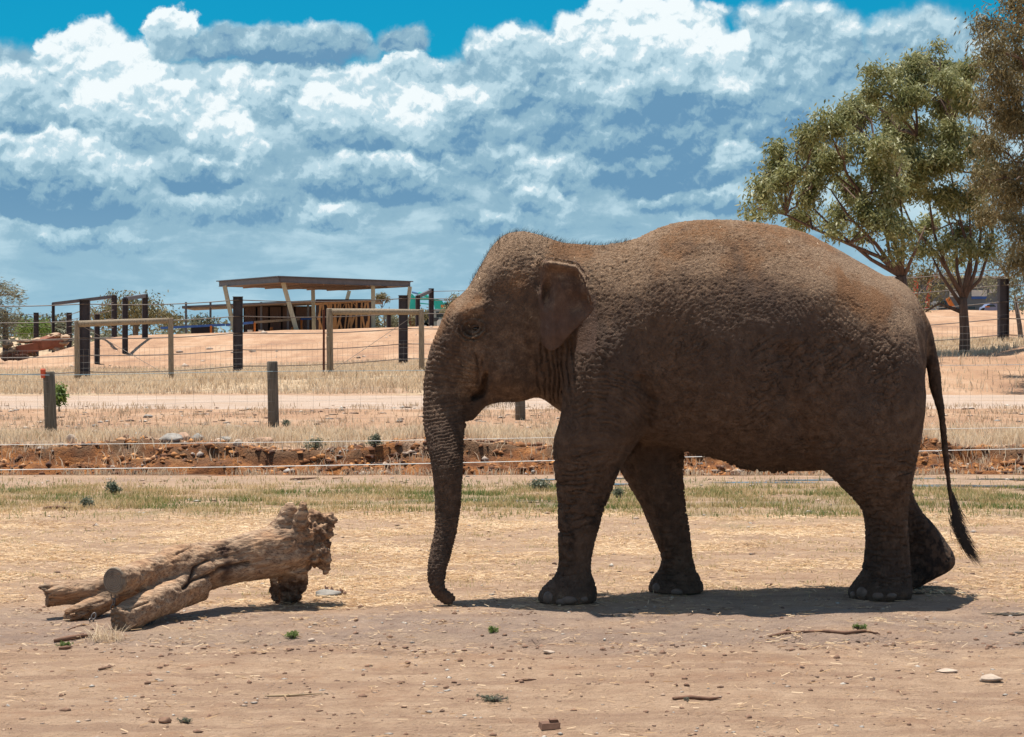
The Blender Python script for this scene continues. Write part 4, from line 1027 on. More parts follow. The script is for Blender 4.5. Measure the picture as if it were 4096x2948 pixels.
def loft(mb, st, k=26, sub=5, n=2.0, under=0.0):
    """a closed body through cross sections; each is one chord seen from the side plus a half width"""
    st = np.array([tuple(s_) + ((n,) if len(s_) < 7 else ()) for s_ in st], float)
    m_ = len(st); ts = np.linspace(0, m_ - 1, (m_ - 1) * sub + 1)
    out = []
    for t in ts:
        i = min(int(t), m_ - 2); u = t - i
        p0, p1, p2, p3 = st[max(i - 1, 0)], st[i], st[i + 1], st[min(i + 2, m_ - 1)]
        out.append(0.5 * (2 * p1 + (p2 - p0) * u + (2 * p0 - 5 * p1 + 4 * p2 - p3) * u * u + (3 * p1 - p0 - 3 * p2 + p3) * u ** 3))
    an = np.arange(k) * 2 * math.pi / k
    rings = []
    for lx, ly, rx, ry, Y, rY, e in out:
        L, Rr = W(lx, ly, Y), W(rx, ry, Y)
        c = (L + Rr) / 2; a = (Rr - L) / 2; rY = max(rY, 0.004)
        co, si = np.cos(an), np.sin(an)
        ca = np.sign(co) * np.abs(co) ** (2 / e); sb = np.sign(si) * np.abs(si) ** (2 / e)
        sb = sb * (1 + under * ca)
        rings.append(c + ca[:, None] * a + (sb * rY)[:, None] * np.array([0, 1.0, 0]))
    V = np.concatenate(rings); N = len(rings)
    f = [(i * k + j, i * k + (j + 1) % k, (i + 1) * k + (j + 1) % k, (i + 1) * k + j) for i in range(N - 1) for j in range(k)]
    V = np.concatenate([V, [rings[0].mean(0), rings[-1].mean(0)]])
    f += [(j, N * k, (j + 1) % k) for j in range(k)] + [((N - 1) * k + j, (N - 1) * k + (j + 1) % k, N * k + 1) for j in range(k)]
    mb.add(V, f)

body = MB()
# trunk of the body: (top x, top y, bottom x, bottom y, Y, half width)
T = [(2190, 975, 2200, 1560, .30), (2300, 972, 2300, 1590, .36), (2400, 980, 2400, 1640, .42), (2535, 955, 2540, 1760, .50),
     (2640, 911, 2655, 1785, .57), (2741, 886, 2760, 1812, .62), (2850, 878, 2860, 1838, .655), (2962, 880, 2965, 1870, .68),
     (3080, 900, 3080, 1882, .69), (3182, 920, 3185, 1887, .69), (3260, 950, 3275, 1885, .675), (3345, 997, 3360, 1870, .65),
     (3450, 1057, 3450, 1840, .60), (3545, 1108, 3520, 1800, .53), (3612, 1152, 3590, 1740, .44), (3660, 1205, 3640, 1680, .32), (3692, 1300, 3680, 1560, .18)]
loft(body, [(a, b, c, d_, Ym((a + c) / 2), r_) for a, b, c, d_, r_ in T], k=40, n=2.15, under=0.10)
# head
H = [(2260, 975, 2240, 1585, .31), (2180, 945, 2190, 1590, .335), (2110, 925, 2110, 1585, .345), (2041, 928, 2040, 1590, .335), (1985, 968, 1985, 1590, .32),
     (1925, 1055, 1950, 1585, .30), (1862, 1160, 1928, 1580, .275), (1796, 1216, 1912, 1580, .245), (1758, 1296, 1898, 1585, .215),
     (1726, 1375, 1889, 1590, .19), (1704, 1450, 1880, 1600, .17), (1692, 1530, 1873, 1630, .152), (1688, 1610, 1867, 1670, .143),
     (1690, 1690, 1863, 1720, .136), (1702, 1772, 1860, 1785, .126), (1720, 1858, 1856, 1865, .113), (1733, 1944, 1851, 1948, .100),
     (1738, 2030, 1842, 2040, .088), (1735, 2110, 1828, 2130, .078), (1718, 2195, 1806, 2215, .070), (1708, 2270, 1786, 2280, .062),
     (1712, 2335, 1779, 2325, .054), (1730, 2378, 1784, 2352, .046), (1756, 2405, 1798, 2370, .040), (1785, 2425, 1815, 2383, .034), (1800, 2430, 1822, 2398, .022)]
def yh(y):
    return 13.40 - 0.30 * sst(y, 1500, 1950) - 0.17 * sst(y, 1950, 2430)
H2 = []
for a, b, c, d_, r_ in H:
    yy = (b + d_) / 2
    H2.append((a, b, c, d_, yh(yy if yy > 1400 else 1400), r_))
loft(body, H2, k=36, n=2.25)
# the curled tip finger of the trunk
loft(body, [(1772, 2365, 1788, 2400, 12.94, .030), (1795, 2362, 1806, 2402, 12.935, .034), (1812, 2372, 1818, 2404, 12.93, .028), (1822, 2378, 1824, 2396, 12.93, .014)], k=14)
loft(body, [(1762, 2395, 1790, 2385, 12.94, .03), (1780, 2420, 1806, 2408, 12.925, .024), (1800, 2431, 1815, 2424, 12.92, .012)], k=12)
# cheek and lower jaw
loft(body, [(2140, 1380, 2150, 1585, 13.42, .26), (2060, 1370, 2070, 1612, 13.40, .29), (1990, 1380, 2000, 1606, 13.39, .27), (1930, 1420, 1945, 1570, 13.38, .2), (1900, 1470, 1915, 1540, 13.37, .1)], k=26)
loft(body, [(2060, 1500, 2080, 1606, 13.41, .17), (1975, 1540, 2000, 1612, 13.40, .14), (1905, 1560, 1955, 1620, 13.38, .10), (1874, 1600, 1932, 1640, 13.37, .075), (1868, 1645, 1912, 1664, 13.37, .05), (1872, 1688, 1890, 1690, 13.37, .022)], k=20)
# throat and dewlap
loft(body, [(2090, 1500, 2100, 1598, 13.43, .12), (2150, 1480, 2160, 1588, 13.43, .15), (2200, 1480, 2200, 1620, 13.44, .12), (2260, 1500, 2255, 1655, 13.45, .2), (2340, 1560, 2320, 1740, 13.46, .26), (2450, 1600, 2440, 1800, 13.47, .3)], k=22)
# near fore leg
def leg(rows, k=28, n=2.1): loft(body, [(a, y, b, y, Y, r_) for y, a, b, Y, r_ in rows], k=k, n=n)
leg([(1130, 2350, 2500, 13.24, .08), (1250, 2310, 2580, 13.20, .14), (1400, 2270, 2625, 13.17, .19), (1550, 2250, 2630, 13.15, .215), (1660, 2238, 2610, 13.15, .215), (1766, 2209, 2560, 13.16, .20),
     (1858, 2211, 2495, 13.17, .175), (1944, 2221, 2462, 13.18, .155), (2047, 2226, 2420, 13.19, .138), (2144, 2226, 2393, 13.20, .128),
     (2225, 2230, 2371, 13.20, .122), (2282, 2226, 2366, 13.20, .128), (2318, 2200, 2380, 13.20, .155), (2352, 2166, 2391, 13.20, .185), (2390, 2148, 2393, 13.20, .205),
     (2410, 2152, 2383, 13.205, .20), (2420, 2165, 2370, 13.205, .185)])
# far fore leg
leg([(1300, 2420, 2620, 13.66, .14), (1500, 2380, 2700, 13.72, .2), (1700, 2390, 2745, 13.74, .20), (1800, 2430, 2740, 13.74, .19), (1880, 2475, 2739, 13.74, .175), (1955, 2515, 2742, 13.74, .16), (2036, 2563, 2753, 13.74, .148),
     (2144, 2604, 2766, 13.74, .135), (2225, 2640, 2775, 13.74, .126), (2262, 2640, 2784, 13.74, .13), (2295, 2614, 2797, 13.74, .155), (2335, 2594, 2815, 13.74, .19), (2362, 2588, 2815, 13.74, .205), (2376, 2595, 2808, 13.74, .195)])
# near hind leg
leg([(1180, 3300, 3590, 13.36, .12), (1320, 3220, 3660, 13.26, .22), (1450, 3170, 3692, 13.21, .26), (1580, 3150, 3704, 13.20, .27), (1680, 3170, 3697, 13.20, .27), (1780, 3215, 3682, 13.21, .26),
     (1870, 3285, 3666, 13.23, .235), (1950, 3362, 3652, 13.26, .205), (2020, 3432, 3636, 13.30, .175), (2080, 3455, 3630, 13.32, .16), (2160, 3457, 3636, 13.34, .152), (2225, 3454, 3642, 13.345, .152),
     (2280, 3447, 3645, 13.345, .16), (2320, 3422, 3650, 13.345, .175), (2352, 3398, 3653, 13.345, .19), (2382, 3391, 3652, 13.345, .195), (2398, 3400, 3645, 13.345, .185)])
# far hind leg, the foot just lifting
loft(body, [(3230, 1500, 3690, 1500, 13.95, .25), (3230, 1700, 3690, 1700, 13.96, .25), (3300, 1850, 3672, 1850, 13.95, .22), (3420, 1990, 3650, 1960, 13.93, .18),
            (3480, 2080, 3690, 2040, 13.92, .155), (3540, 2170, 3738, 2100, 13.92, .14), (3575, 2240, 3782, 2165, 13.92, .14), (3570, 2290, 3818, 2222, 13.92, .155),
            (3560, 2320, 3812, 2268, 13.92, .165), (3552, 2350, 3745, 2306, 13.92, .16), (3560, 2366, 3680, 2342, 13.92, .13)], k=26, n=2.1)
# rump fold and tail root
loft(body, [(3560, 1090, 3545, 1180, Ym(3560), .05), (3640, 1140, 3610, 1230, Ym(3600), .065), (3688, 1215, 3650, 1280, Ym(3650), .075), (3722, 1300, 3676, 1350, Ym(3680), .078),
            (3745, 1400, 3694, 1420, Ym(3700), .075), (3762, 1480, 3706, 1500, Ym(3700), .06), (3769, 1561, 3722, 1565, Ym(3700), .045), (3783, 1653, 3748, 1655, Ym(3700), .034), (3792, 1776, 3765, 1778, Ym(3700), .027),
            (3804, 1898, 3779, 1900, Ym(3700), .024), (3815, 1990, 3790, 1992, Ym(3700), .022), (3826, 2060, 3803, 2064, Ym(3700), .018), (3838, 2110, 3822, 2114, Ym(3700), .012)], k=14)
V, Q = remesh(np.concatenate(body.v), body.f, 0.016)
sx, sy = proj(V)
# thin ends keep their size, the great masses melt into each other
soft = np.ones(len(V))
soft *= 1 - 0.95 * sst(sy, 1850, 2100) * (sx < 1900)
soft *= 1 - 0.9 * ((sx < 1960) & (sy > 1560) & (sy < 1720) & (sx > 1862))
soft *= np.where(sx > 3715, 0.04, 1)
soft *= 1 - 0.7 * sst(sy, 2270, 2330)
V = relax(V, Q, 26, soft)
V = relax(V, Q, 4, None, taubin=True)

# near ear: a thin hanging leaf, rim curled out along the top
EAR = np.array([(2132, 1062), (2157, 1026), (2182, 1022), (2207, 1028), (2256, 1036), (2306, 1044), (2328, 1060), (2340, 1084), (2350, 1106), (2358, 1132), (2357, 1160), (2366, 1190), (2372, 1215), (2377, 1233),
                (2352, 1266), (2330, 1290), (2297, 1325), (2262, 1362), (2236, 1390), (2216, 1402), (2198, 1404), (2180, 1390), (2160, 1368), (2140, 1342), (2130, 1318), (2128, 1290), (2136, 1250), (2130, 1200), (2122, 1150), (2118, 1100)], float)
def ear_sheet(mb, side):
    n_t, n_r = 120, 34
    idx = np.linspace(0, len(EAR), n_t, endpoint=False)
    P = np.concatenate([EAR, EAR[:3]])
    i0 = idx.astype(int); u = (idx - i0)[:, None]
    out = P[i0] * (1 - u) + P[(i0 + 1)] * u
    c = np.array([2225.0, 1200.0])
    rr = np.linspace(0, 1, n_r)[1:]
    pts = np.concatenate([[c]] + [c + (out - c) * r_ for r_ in rr])
    rim = np.concatenate([[0.0]] + [np.full(n_t, r_) for r_ in rr])
    x, y = pts[:, 0], pts[:, 1]
    flare = sst(x, 2118, 2215)
    Y = 13.115 - 0.155 * flare
    Y -= 0.05 * sst(y, 1090, 1028) * sst(x, 2140, 2200)                    # top rim curls towards the viewer
    Y -= 0.085 * np.exp(-((x - 2350) / 30) ** 2) * sst(y, 1075, 1165) * sst(y, 1200, 1168)   # turned-over flap at the back edge
    Y += 0.03 * np.exp(-((x - 2312) / 16) ** 2 - ((y - 1150) / 80) ** 2)
    Y -= 0.016 * np.exp(-((x - 2262 - (y - 1200) * .25) / 14) ** 2) * sst(y, 1090, 1150) - 0.012 * np.exp(-((x - 2225 - (y - 1200) * .1) / 12) ** 2) * sst(y, 1230, 1290)
    Y += 0.095 * np.exp(-((x - 2192) / 22) ** 2 - ((y - 1160 + (x - 2196) * .8) / 52) ** 2)   # ear opening
    Y -= 0.03 * np.exp(-((x - 2164) / 14) ** 2 - ((y - 1190) / 60) ** 2)    # ridge before it
    Y += 0.010 * np.sin((y - 1200) / 26 + (x - 2225) / 60) * sst(x, 2180, 2330)
    topline = np.interp(x, [2118, 2157, 2207, 2306, 2340, 2357], [1062, 1026, 1028, 1044, 1084, 1160])
    Y += 0.085 * (1 - sst(y - topline, -2, 24)) ** 1.5 * sst(x, 2125, 2160)
    Y -= 0.055 * sst(y - topline, 4, 26) * (1 - sst(y - topline, 34, 62)) * sst(x, 2150, 2200)
    Y += 0.025 * sst(y, 1330, 1400)
    Y += 0.010 * fbm(x / 70, y / 70, 3.3, 2)
    th = 0.018 + 0.008 * (1 - rim ** 2)
    F = np.stack([W(a, b, yy) for a, b, yy in zip(x, y, Y)])
    B = F.copy(); F[:, 1] -= th / 2; B[:, 1] += th / 2
    if side < 0:
        ym = 13.44
        F[:, 1], B[:, 1] = 2 * ym - F[:, 1], 2 * ym - B[:, 1]
    n = len(pts); f = []
    for o_, flip in ((0, 1), (n, -1)):
        for j in range(n_t): f.append((o_, o_ + 1 + j, o_ + 1 + (j + 1) % n_t)[::flip])
        for i in range(n_r - 2):
            a = o_ + 1 + i * n_t; b = a + n_t
            for j in range(n_t):
                k_ = (j + 1) % n_t
                f.append((a + j, b + j, b + k_, a + k_)[::flip])
    a = 1 + (n_r - 2) * n_t; b = a + n
    for j in range(n_t):
        k_ = (j + 1) % n_t
        f.append((a + j, b + j, b + k_, a + k_))
    mb.add(np.concatenate([F, B]), f)
two = MB(); two.add(V, [tuple(q) for q in Q.tolist()])
ear_sheet(two, 1); ear_sheet(two, -1)
V, Q = remesh(np.concatenate(two.v), two.f, 0.0080)
V = relax(V, Q, 3, None, taubin=True)
V = relax(V, Q, 1, None, lam=0.4)
sx, sy = proj(V)

def norms(V, Q):
    me = grid_mesh('t', V, Q); n = get_normals(me); bpy.data.meshes.remove(me); return n
N = norms(V, Q)
near = sst(-N[:, 1], -0.1, 0.35)       # faces the viewer's side
def blob(x, y, rx, ry=None, rot=0.0):
    ry = ry or rx; c, s_ = math.cos(rot), math.sin(rot)
    u = ((sx - x) * c + (sy - y) * s_) / rx; v = (-(sx - x) * s_ + (sy - y) * c) / ry
    return np.exp(-(u * u + v * v))
def seg(pts, wd):
    """closeness to a line drawn through points"""
    best = np.full(len(sx), 1e9)
    for (x0, y0), (x1, y1) in zip(pts[:-1], pts[1:]):
        L2 = (x1 - x0) ** 2 + (y1 - y0) ** 2
        t = np.clip(((sx - x0) * (x1 - x0) + (sy - y0) * (y1 - y0)) / L2, 0, 1)
        best = np.minimum(best, (sx - x0 - t * (x1 - x0)) ** 2 + (sy - y0 - t * (y1 - y0)) ** 2)
    return np.exp(-best / wd ** 2)
inear = (sx > 2105) & (sx < 2385) & (sy > 1015) & (sy < 1410) & (V[:, 1] < 13.10)
inear = inear & ((V[:, 1] < 13.04) | (sx > 2300))
skin = np.where(inear, 0.0, 1.0)
# large forms, pushed towards or away from the side
D = np.zeros(len(V))
D += 0.030 * blob(2440, 1400, 120, 190, .2) - 0.030 * blob(2670, 1480, 50, 260, -.15)
D += 0.028 * blob(3330, 1130, 110, 90) + 0.02 * blob(3520, 1280, 90, 130) - 0.028 * blob(3190, 1560, 60, 220, .25)
D += 0.02 * blob(2950, 1500, 160, 200) + 0.03 * blob(3480, 1600, 120, 220)
D -= 0.022 * blob(1998, 1180, 44, 62, .5) * skin
D += 0.036 * blob(1880, 1236, 62, 26, -.30) - 0.030 * blob(1893, 1312, 34, 24) + 0.018 * blob(1915, 1345, 34, 22, -.3)
D += 0.040 * blob(2020, 1475, 80, 70) - 0.020 * blob(1850, 1400, 40, 90, .3) - 0.03 * blob(2130, 1440, 26, 110, -.1) * skin
D += 0.02 * blob(2070, 960, 90, 60) - 0.03 * blob(2290, 1010, 120, 34) * 0.5
# mouth corner
D -= 0.085 * seg([(1945, 1500), (1938, 1535), (1925, 1575), (1895, 1588)], 10)
D -= 0.022 * seg([(1905, 1420), (1912, 1470), (1908, 1530)], 7)
D -= 0.018 * seg([(1930, 1440), (1925, 1490)], 6)
# elbow, armpit, flank
D -= 0.055 * seg([(2560, 1520), (2610, 1600), (2590, 1700), (2520, 1790)], 22)
D -= 0.020 * seg([(2480, 1870), (2520, 1800), (2560, 1760)], 14)
D -= 0.05 * seg([(3150, 1420), (3170, 1600), (3230, 1760), (3290, 1890)], 40)
D -= 0.012 * seg([(3650, 1880), (3560, 1900), (3500, 1880)], 10) + 0.012 * seg([(3640, 1960), (3570, 1975)], 9)
dispY = -D * near
# folds of the neck hanging from behind the ear
nk = sst(sx, 2125, 2160) * sst(sx, 2330, 2260) * sst(sy, 1290, 1420) * sst(sy, 1640, 1560) * skin
wob = fbm(sx / 60, sy / 110, 5.0, 3)
ph = (sx - 2125 - (sy - 1450) * 0.10 + 14 * wob) / 21
dispY -= nk * 0.026 * (1 - np.abs(np.sin(ph * math.pi)) ** 0.6 * 1.6) * -1 * near
# eye rings
er = np.hypot((sx - 1893) * 1.0 + (sy - 1312) * .15, (sy - 1314) * 1.25)
low = sst(sy, 1300, 1325)
dispY -= near * (0.013 * np.sin(er / 6.2 * 1.0 * math.pi * 0.62) * np.exp(-((er - 42) / 24) ** 2) * (0.55 + 0.9 * low))
dispY -= near * (-0.016 * seg([(1878, 1338), (1893, 1358), (1915, 1360), (1938, 1345), (1952, 1325)], 4.5) + 0.012 * seg([(1880, 1292), (1900, 1284), (1925, 1296)], 6))
dispY -= near * (-0.008) * (seg([(1868, 1300), (1880, 1318), (1886, 1334)], 5) + seg([(1960, 1290), (1930, 1275), (1900, 1272)], 4))
V[:, 1] += dispY
N = norms(V, Q)
# everything below goes along the surface normal
h = np.zeros(len(V))
x, y, z = V.T
# trunk rings
cl = np.array([((a + c) / 2, (b + d_) / 2) for a, b, c, d_, r_ in H[3:]], float)
seglen = np.r_[0, np.cumsum(np.hypot(*(np.diff(cl, axis=0).T)))]
best = np.full(len(V), 1e12); sarc = np.zeros(len(V)); across = np.zeros(len(V))
for i in range(len(cl) - 1):
    dxy = cl[i + 1] - cl[i]; L = np.hypot(*dxy)
    t = np.clip(((sx - cl[i][0]) * dxy[0] + (sy - cl[i][1]) * dxy[1]) / L ** 2, 0, 1)
    dd = (sx - cl[i][0] - t * dxy[0]) ** 2 + (sy - cl[i][1] - t * dxy[1]) ** 2
    k_ = dd < best
    best[k_] = dd[k_]; sarc[k_] = (seglen[i] + t * L)[k_]
    across[k_] = (((sx - cl[i][0]) * dxy[1] - (sy - cl[i][1]) * dxy[0]) / L)[k_]
s0 = seglen[np.argmin(np.abs(cl[:, 1] - 1400))]
tr = sst(sarc, s0 - 150, s0 + 60) * (sx < 1960) * ((sx < 1890) | (sy < 1560)) * sst(sx, 1945, 1880)
tr = tr * np.where(sy < 1350, sst(sx, 1900, 1800), 1.0)
frontness = sst(across, -20, 70)     # towards the leading edge
per = 18.0 - 5.5 * sst(sarc, s0 + 200, s0 + 900)
warp = 0.55 * fbm(sarc / 90, across / 40, y * 6, 3)
ring = np.abs(np.sin(math.pi * (sarc + 0.22 * across) / per + warp * 2.0))
crease = ring ** 0.7
amp = 0.0115 * (0.75 + 0.6 * fbm(sx / 50, sy / 50, 1.0, 2)) * (0.75 + 0.5 * frontness)
h += tr * amp * (crease - 0.7) * 1.25
h += tr * frontness * 0.006 * fbm(sx / 9, sy / 6, y * 40, 3) * sst(sy, 1420, 1560) * sst(sy, 2000, 1800)
# shoulder arcs and other creases
def arcs(cx_, cy_, per_, x0, x1, y0, y1, a, soft_=40, w_=0.85):
    r_ = np.hypot(sx - cx_, sy - cy_) + 16 * fbm(sx / 90, sy / 90, cx_ * .01, 3)
    m = sst(sx, x0, x0 + soft_) * sst(sx, x1, x1 - soft_) * sst(sy, y0, y0 + soft_) * sst(sy, y1, y1 - soft_)
    return m * a * (np.abs(np.sin(math.pi * r_ / per_)) ** w_ - 0.65) * (0.6 + fbm(sx / 60, sy / 60, 9.0, 2))
h += arcs(2380, 1840, 19, 2270, 2640, 1460, 1760, 0.0170) * near
h += arcs(2300, 1500, 19, 2280, 2460, 1740, 1990, 0.0140) * near
h += arcs(3700, 900, 19, 3060, 3440, 1160, 1420, 0.0050) * near
h += arcs(2700, 1300, 18, 2560, 2780, 1600, 1820, 0.008) * near
h += arcs(3300, 3400, 15, 3440, 3660, 2240, 2330, 0.007, 20)
h += arcs(2300, 3400, 15, 2200, 2400, 2200, 2300, 0.007, 20)
h += arcs(3700, 4400, 26, 3400, 3700, 1740, 2060, 0.006, 40)
h += arcs(2000, 3000, 18, 3560, 3690, 1300, 1700, 0.002, 40)
# loose, cross-hatched hide
def groove(f_, lo, depth_): return -depth_ * sst(1 - np.abs(f_), lo, 1.0)
legs_ = sst(sy, 1700, 1900) * (sx > 2100) * (sx < 3700) * (1 - sst(sy, 2330, 2380))
h += legs_ * groove(fbm(x * 5, y * 5, z * 24, 2), .82, .0140) * (.4 + sst(fbm(x * 3, y * 3, z * 3, 2), -.3, .4))
h += legs_ * groove(fbm(x * 22, y * 20, z * 9 + 7, 2), .85, .0085)
ca_, sa_ = math.cos(.6), math.sin(.6)
ux, uz = x * ca_ + z * sa_, -x * sa_ + z * ca_
flank = sst(sx, 2560, 2700) * sst(sx, 3660, 3560) * sst(sy, 1900, 1780) * skin
h += flank * groove(fbm(ux * 9, y * 8, uz * 24, 2), .83, .0110) * sst(sy, 1150, 1450) * (.25 + sst(fbm(x * 2.2, y * 2, z * 2.2, 2), -.2, .4))
h += flank * groove(fbm(ux * 22, y * 14, uz * 8 + 3, 2), .86, .0070) * sst(sy, 1150, 1450)
headm = sst(sx, 2200, 2120) * skin * sst(sy, 1050, 1200)
h += headm * groove(fbm(x * 20, y * 16, z * 20, 2), .88, .0042)
h += headm * groove(fbm(x * 30 - z * 8, y * 16, z * 9, 2), .88, .0050) * sst(sy, 1330, 1420)
chest = sst(sx, 2230, 2300) * sst(sx, 2700, 2600) * sst(sy, 1250, 1400) * sst(sy, 1800, 1700) * skin
h += chest * groove(fbm(x * 22, y * 16, z * 22 + x * 8, 2), .84, .0085)
h += 0.0065 * fbm(x * 3.1, y * 3.1, z * 3.1, 3)
cr = 1 - np.abs(fbm(x * 22 + z * 7, y * 20, z * 34 - x * 9, 2))
h -= 0.0042 * sst(cr, 0.82, 1.0) * skin * (1 - .55 * sst(sx, 2900, 3300) * sst(sy, 1500, 1300))
cr2 = 1 - np.abs(fbm(x * 44 + z * 16, y * 34, z * 50 - x * 14, 2))
h -= 0.0022 * sst(cr2, 0.78, 1.0)
# dirt thrown over the back: clods and crust
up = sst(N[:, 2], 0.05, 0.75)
top_ = np.interp(sx, [1850, 1950, 2041, 2200, 2400, 2535, 2741, 2962, 3182, 3329, 3550, 3700], [1180, 1000, 930, 955, 975, 950, 882, 884, 915, 985, 1105, 1260])
depth = sy - top_
reach = 230 + 60 * fbm(sx / 160, 1.0, 2.0, 2)
crust = sst(depth, reach * 1.15, reach * 0.15) * (sx > 1900) * sst(sx, 1900, 2050) * sst(sx, 3420, 3100)
crust = np.maximum(crust, 0.35 * sst(depth, 520, 300) * sst(sx, 2380, 2480) * sst(sx, 3050, 2900)) * skin * np.where(sx < 2330, 0.45, 1)
cl_ = fbm(x * 34, y * 34, z * 34, 3)
h += crust * (0.0052 * sst(cl_, 0.10, 0.65) + 0.004 * fbm(x * 75, y * 75, z * 75, 2))
h += 0.0012 * fbm(x * 90, y * 90, z * 90, 2)
# mud clots hanging under the belly
bl_ = sy - np.interp(sx, [2741, 2888, 3072, 3285], [1815, 1866, 1888, 1896])
belly = sst(bl_, -30, 0) * (bl_ < 22) * (sx > 2720) * (sx < 3150)
h += belly * 0.02 * sst(fbm(x * 22, y * 22, z * 22, 2), 0.25, 0.6)
V = V + N * h[:, None]
V[:, 2] = np.maximum(V[:, 2], np.where(sx > 1900, 0.004, 0.006))

# colour masks carried on the hide
dust_highlight = np.clip(0.9 * up * sst(depth, 560, 120) + 0.45 * sst(depth, 330, 40), 0, 1) * (0.75 + 0.35 * fbm(x * 5, y * 5, z * 5, 3))
dust_highlight = np.maximum(dust_highlight, 1.0 * blob(3440, 1180, 210, 130, .55) + 0.6 * blob(3300, 1100, 140, 90))  # rump highlight painted in as a paler colour
dust_highlight = np.maximum(dust_highlight, 0.8 * tr * sst(across, 10, 60) * sst(sy, 1750, 1350))  # lit leading edge of the trunk painted in
dust_highlight = np.maximum(dust_highlight, 0.40 * blob(1850, 1260, 50, 120, .5) + 0.22 * blob(1985, 1430, 90, 90))
dust_highlight = np.maximum(dust_highlight, 0.30 * sst(sy, 2330, 2410))
dust_highlight = np.maximum(dust_highlight, 0.26 * sst(sx, 2200, 2120) * sst(sy, 1900, 1500))  # whole face lightened in the colour to look more lit
dust_highlight = np.maximum(dust_highlight, 0.70 * (blob(1870, 1240, 70, 45) + blob(2060, 1090, 70, 120)))  # lit brow and forehead painted in
mud_shade = 0.9 * seg([(2475, 1880), (2440, 1990), (2400, 2060), (2365, 2110)], 22) + 0.9 * seg([(2250, 2080), (2290, 2150), (2275, 2230)], 16)
mud_shade = mud_shade + 0.8 * belly + 0.38 * sst(sx, 3380, 3480) * sst(sy, 2050, 2150) * (1 - 0.6 * sst(sy, 2330, 2400))
mud_shade = mud_shade + 0.45 * sst(sx, 3640, 3665) * sst(sy, 1990, 2080) + 0.6 * (sx > 3700) * sst(sy, 1250, 1350)
mud_shade = mud_shade + .9 * blob(1886, 1316, 20, 15) + .6 * blob(1872, 1330, 10, 14)  # socket shade painted dark around the eye, with a wet spot before it
mud_shade = mud_shade * sst(fbm(x * 18, y * 18, z * 18, 3), -0.35, 0.15)
pink = 0.6 * inear + 0.8 * blob(2200, 1300, 60, 40) * inear
holes = np.where(inear, blob(2196, 1160, 20, 46, .5), 0)

# hide material
def hide_material():
    m, nt = new_mat('elephant_hide')
    p = nt.obj()
    a_dust_highlight, a_mud_shade, a_crust, a_ear = (nt.attr(k) for k in ('dust_highlight', 'mud_shade', 'crust', 'ear'))
    n1 = nt.noise(p, 2.2, 6, 0.62); n2 = nt.noise(p, 14, 6, 0.65); n3 = nt.noise(p, 70, 5, 0.65)
    base = nt.ramp(n2, [(0.26, (0.082, 0.050, 0.033)), (0.50, (0.158, 0.099, 0.066)), (0.74, (0.235, 0.154, 0.105))])
    base = nt.mix(nt.ss(n1, 0.40, 0.65, 0, 0.45), base, (0.100, 0.070, 0.056))
    base = nt.mix(nt.m('MULTIPLY', a_ear, 1.1, clamp=True), base, nt.ramp(n2, [(.3, (0.135, 0.080, 0.060)), (.7, (0.20, 0.125, 0.094))]))
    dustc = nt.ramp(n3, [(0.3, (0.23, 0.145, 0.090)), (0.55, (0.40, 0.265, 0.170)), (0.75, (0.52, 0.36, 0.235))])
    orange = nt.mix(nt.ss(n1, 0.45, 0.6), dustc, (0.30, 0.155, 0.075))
    f = nt.m('ADD', nt.m('MULTIPLY', a_dust_highlight, 1.15), cen3(nt, n2, 1.1))
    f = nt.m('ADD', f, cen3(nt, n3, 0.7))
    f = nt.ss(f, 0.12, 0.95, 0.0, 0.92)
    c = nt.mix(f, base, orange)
    cf = nt.m('MULTIPLY', a_crust, nt.ss(nt.noise(p, 34, 4, 0.6), 0.42, 0.62, 0.0, 0.9))
    c = nt.mix(cf, c, nt.ramp(n3, [(0.35, (0.14, 0.075, 0.042)), (0.65, (0.38, 0.24, 0.14))]))
    c = nt.mix(nt.m('MULTIPLY', a_mud_shade, nt.ss(n2, 0.35, 0.6, 0.5, 1.0), clamp=True), c, (0.026, 0.019, 0.017))
    nt.put(nt.b.inputs['Base Color'], c)
    nt.put(nt.b.inputs['Roughness'], nt.m('SUBTRACT', 0.88, nt.m('MULTIPLY', a_mud_shade, 0.2)))
    nt.b.inputs['Specular IOR Level'].default_value = 0.25
    q = nt.vm('MULTIPLY', nt.vm('ADD', p, nt.vm('MULTIPLY', nt.noise(p, 9, 3, 0.5, col=True), (0.05, 0.05, 0.05))), (70, 60, 115))
    cells = nt.vor(q, 1.0, 'DISTANCE_TO_EDGE')
    q2 = nt.vm('MULTIPLY', p, (170, 150, 210))
    cells2 = nt.vor(q2, 1.0, 'DISTANCE_TO_EDGE')
    hh = nt.m('ADD', nt.ss(cells, 0.0, 0.22), nt.m('MULTIPLY', nt.ss(cells2, 0.0, 0.25), 0.4))
    hh = nt.m('ADD', hh, nt.m('MULTIPLY', n3, 1.6))
    hh = nt.m('ADD', hh, nt.m('MULTIPLY', nt.noise(p, 230, 3, 0.6), 0.9))
    nt.put(nt.b.inputs['Normal'], nt.bump(hh, 0.9, 0.0055))
    return m
def cen3(nt, v, a): return nt.m('MULTIPLY', nt.m('SUBTRACT', v, 0.5), a)
M_hide = hide_material()

base_pt = W(2850, 1340, 13.5); base_pt[2] = 0.0
elephant = thing('elephant', 'brown dusty elephant walking left, head low, trunk tip touching the bare ground', 'elephant', base_pt)
me = grid_mesh('body', V - base_pt, Q, M_hide)
for k_, a_ in (('dust_highlight', dust_highlight), ('mud_shade', np.clip(mud_shade, 0, 1)), ('crust', crust), ('ear', pink)):
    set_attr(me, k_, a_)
body_o = bpy.data.objects.new('body', me); C.objects.link(body_o); body_o.parent = elephant

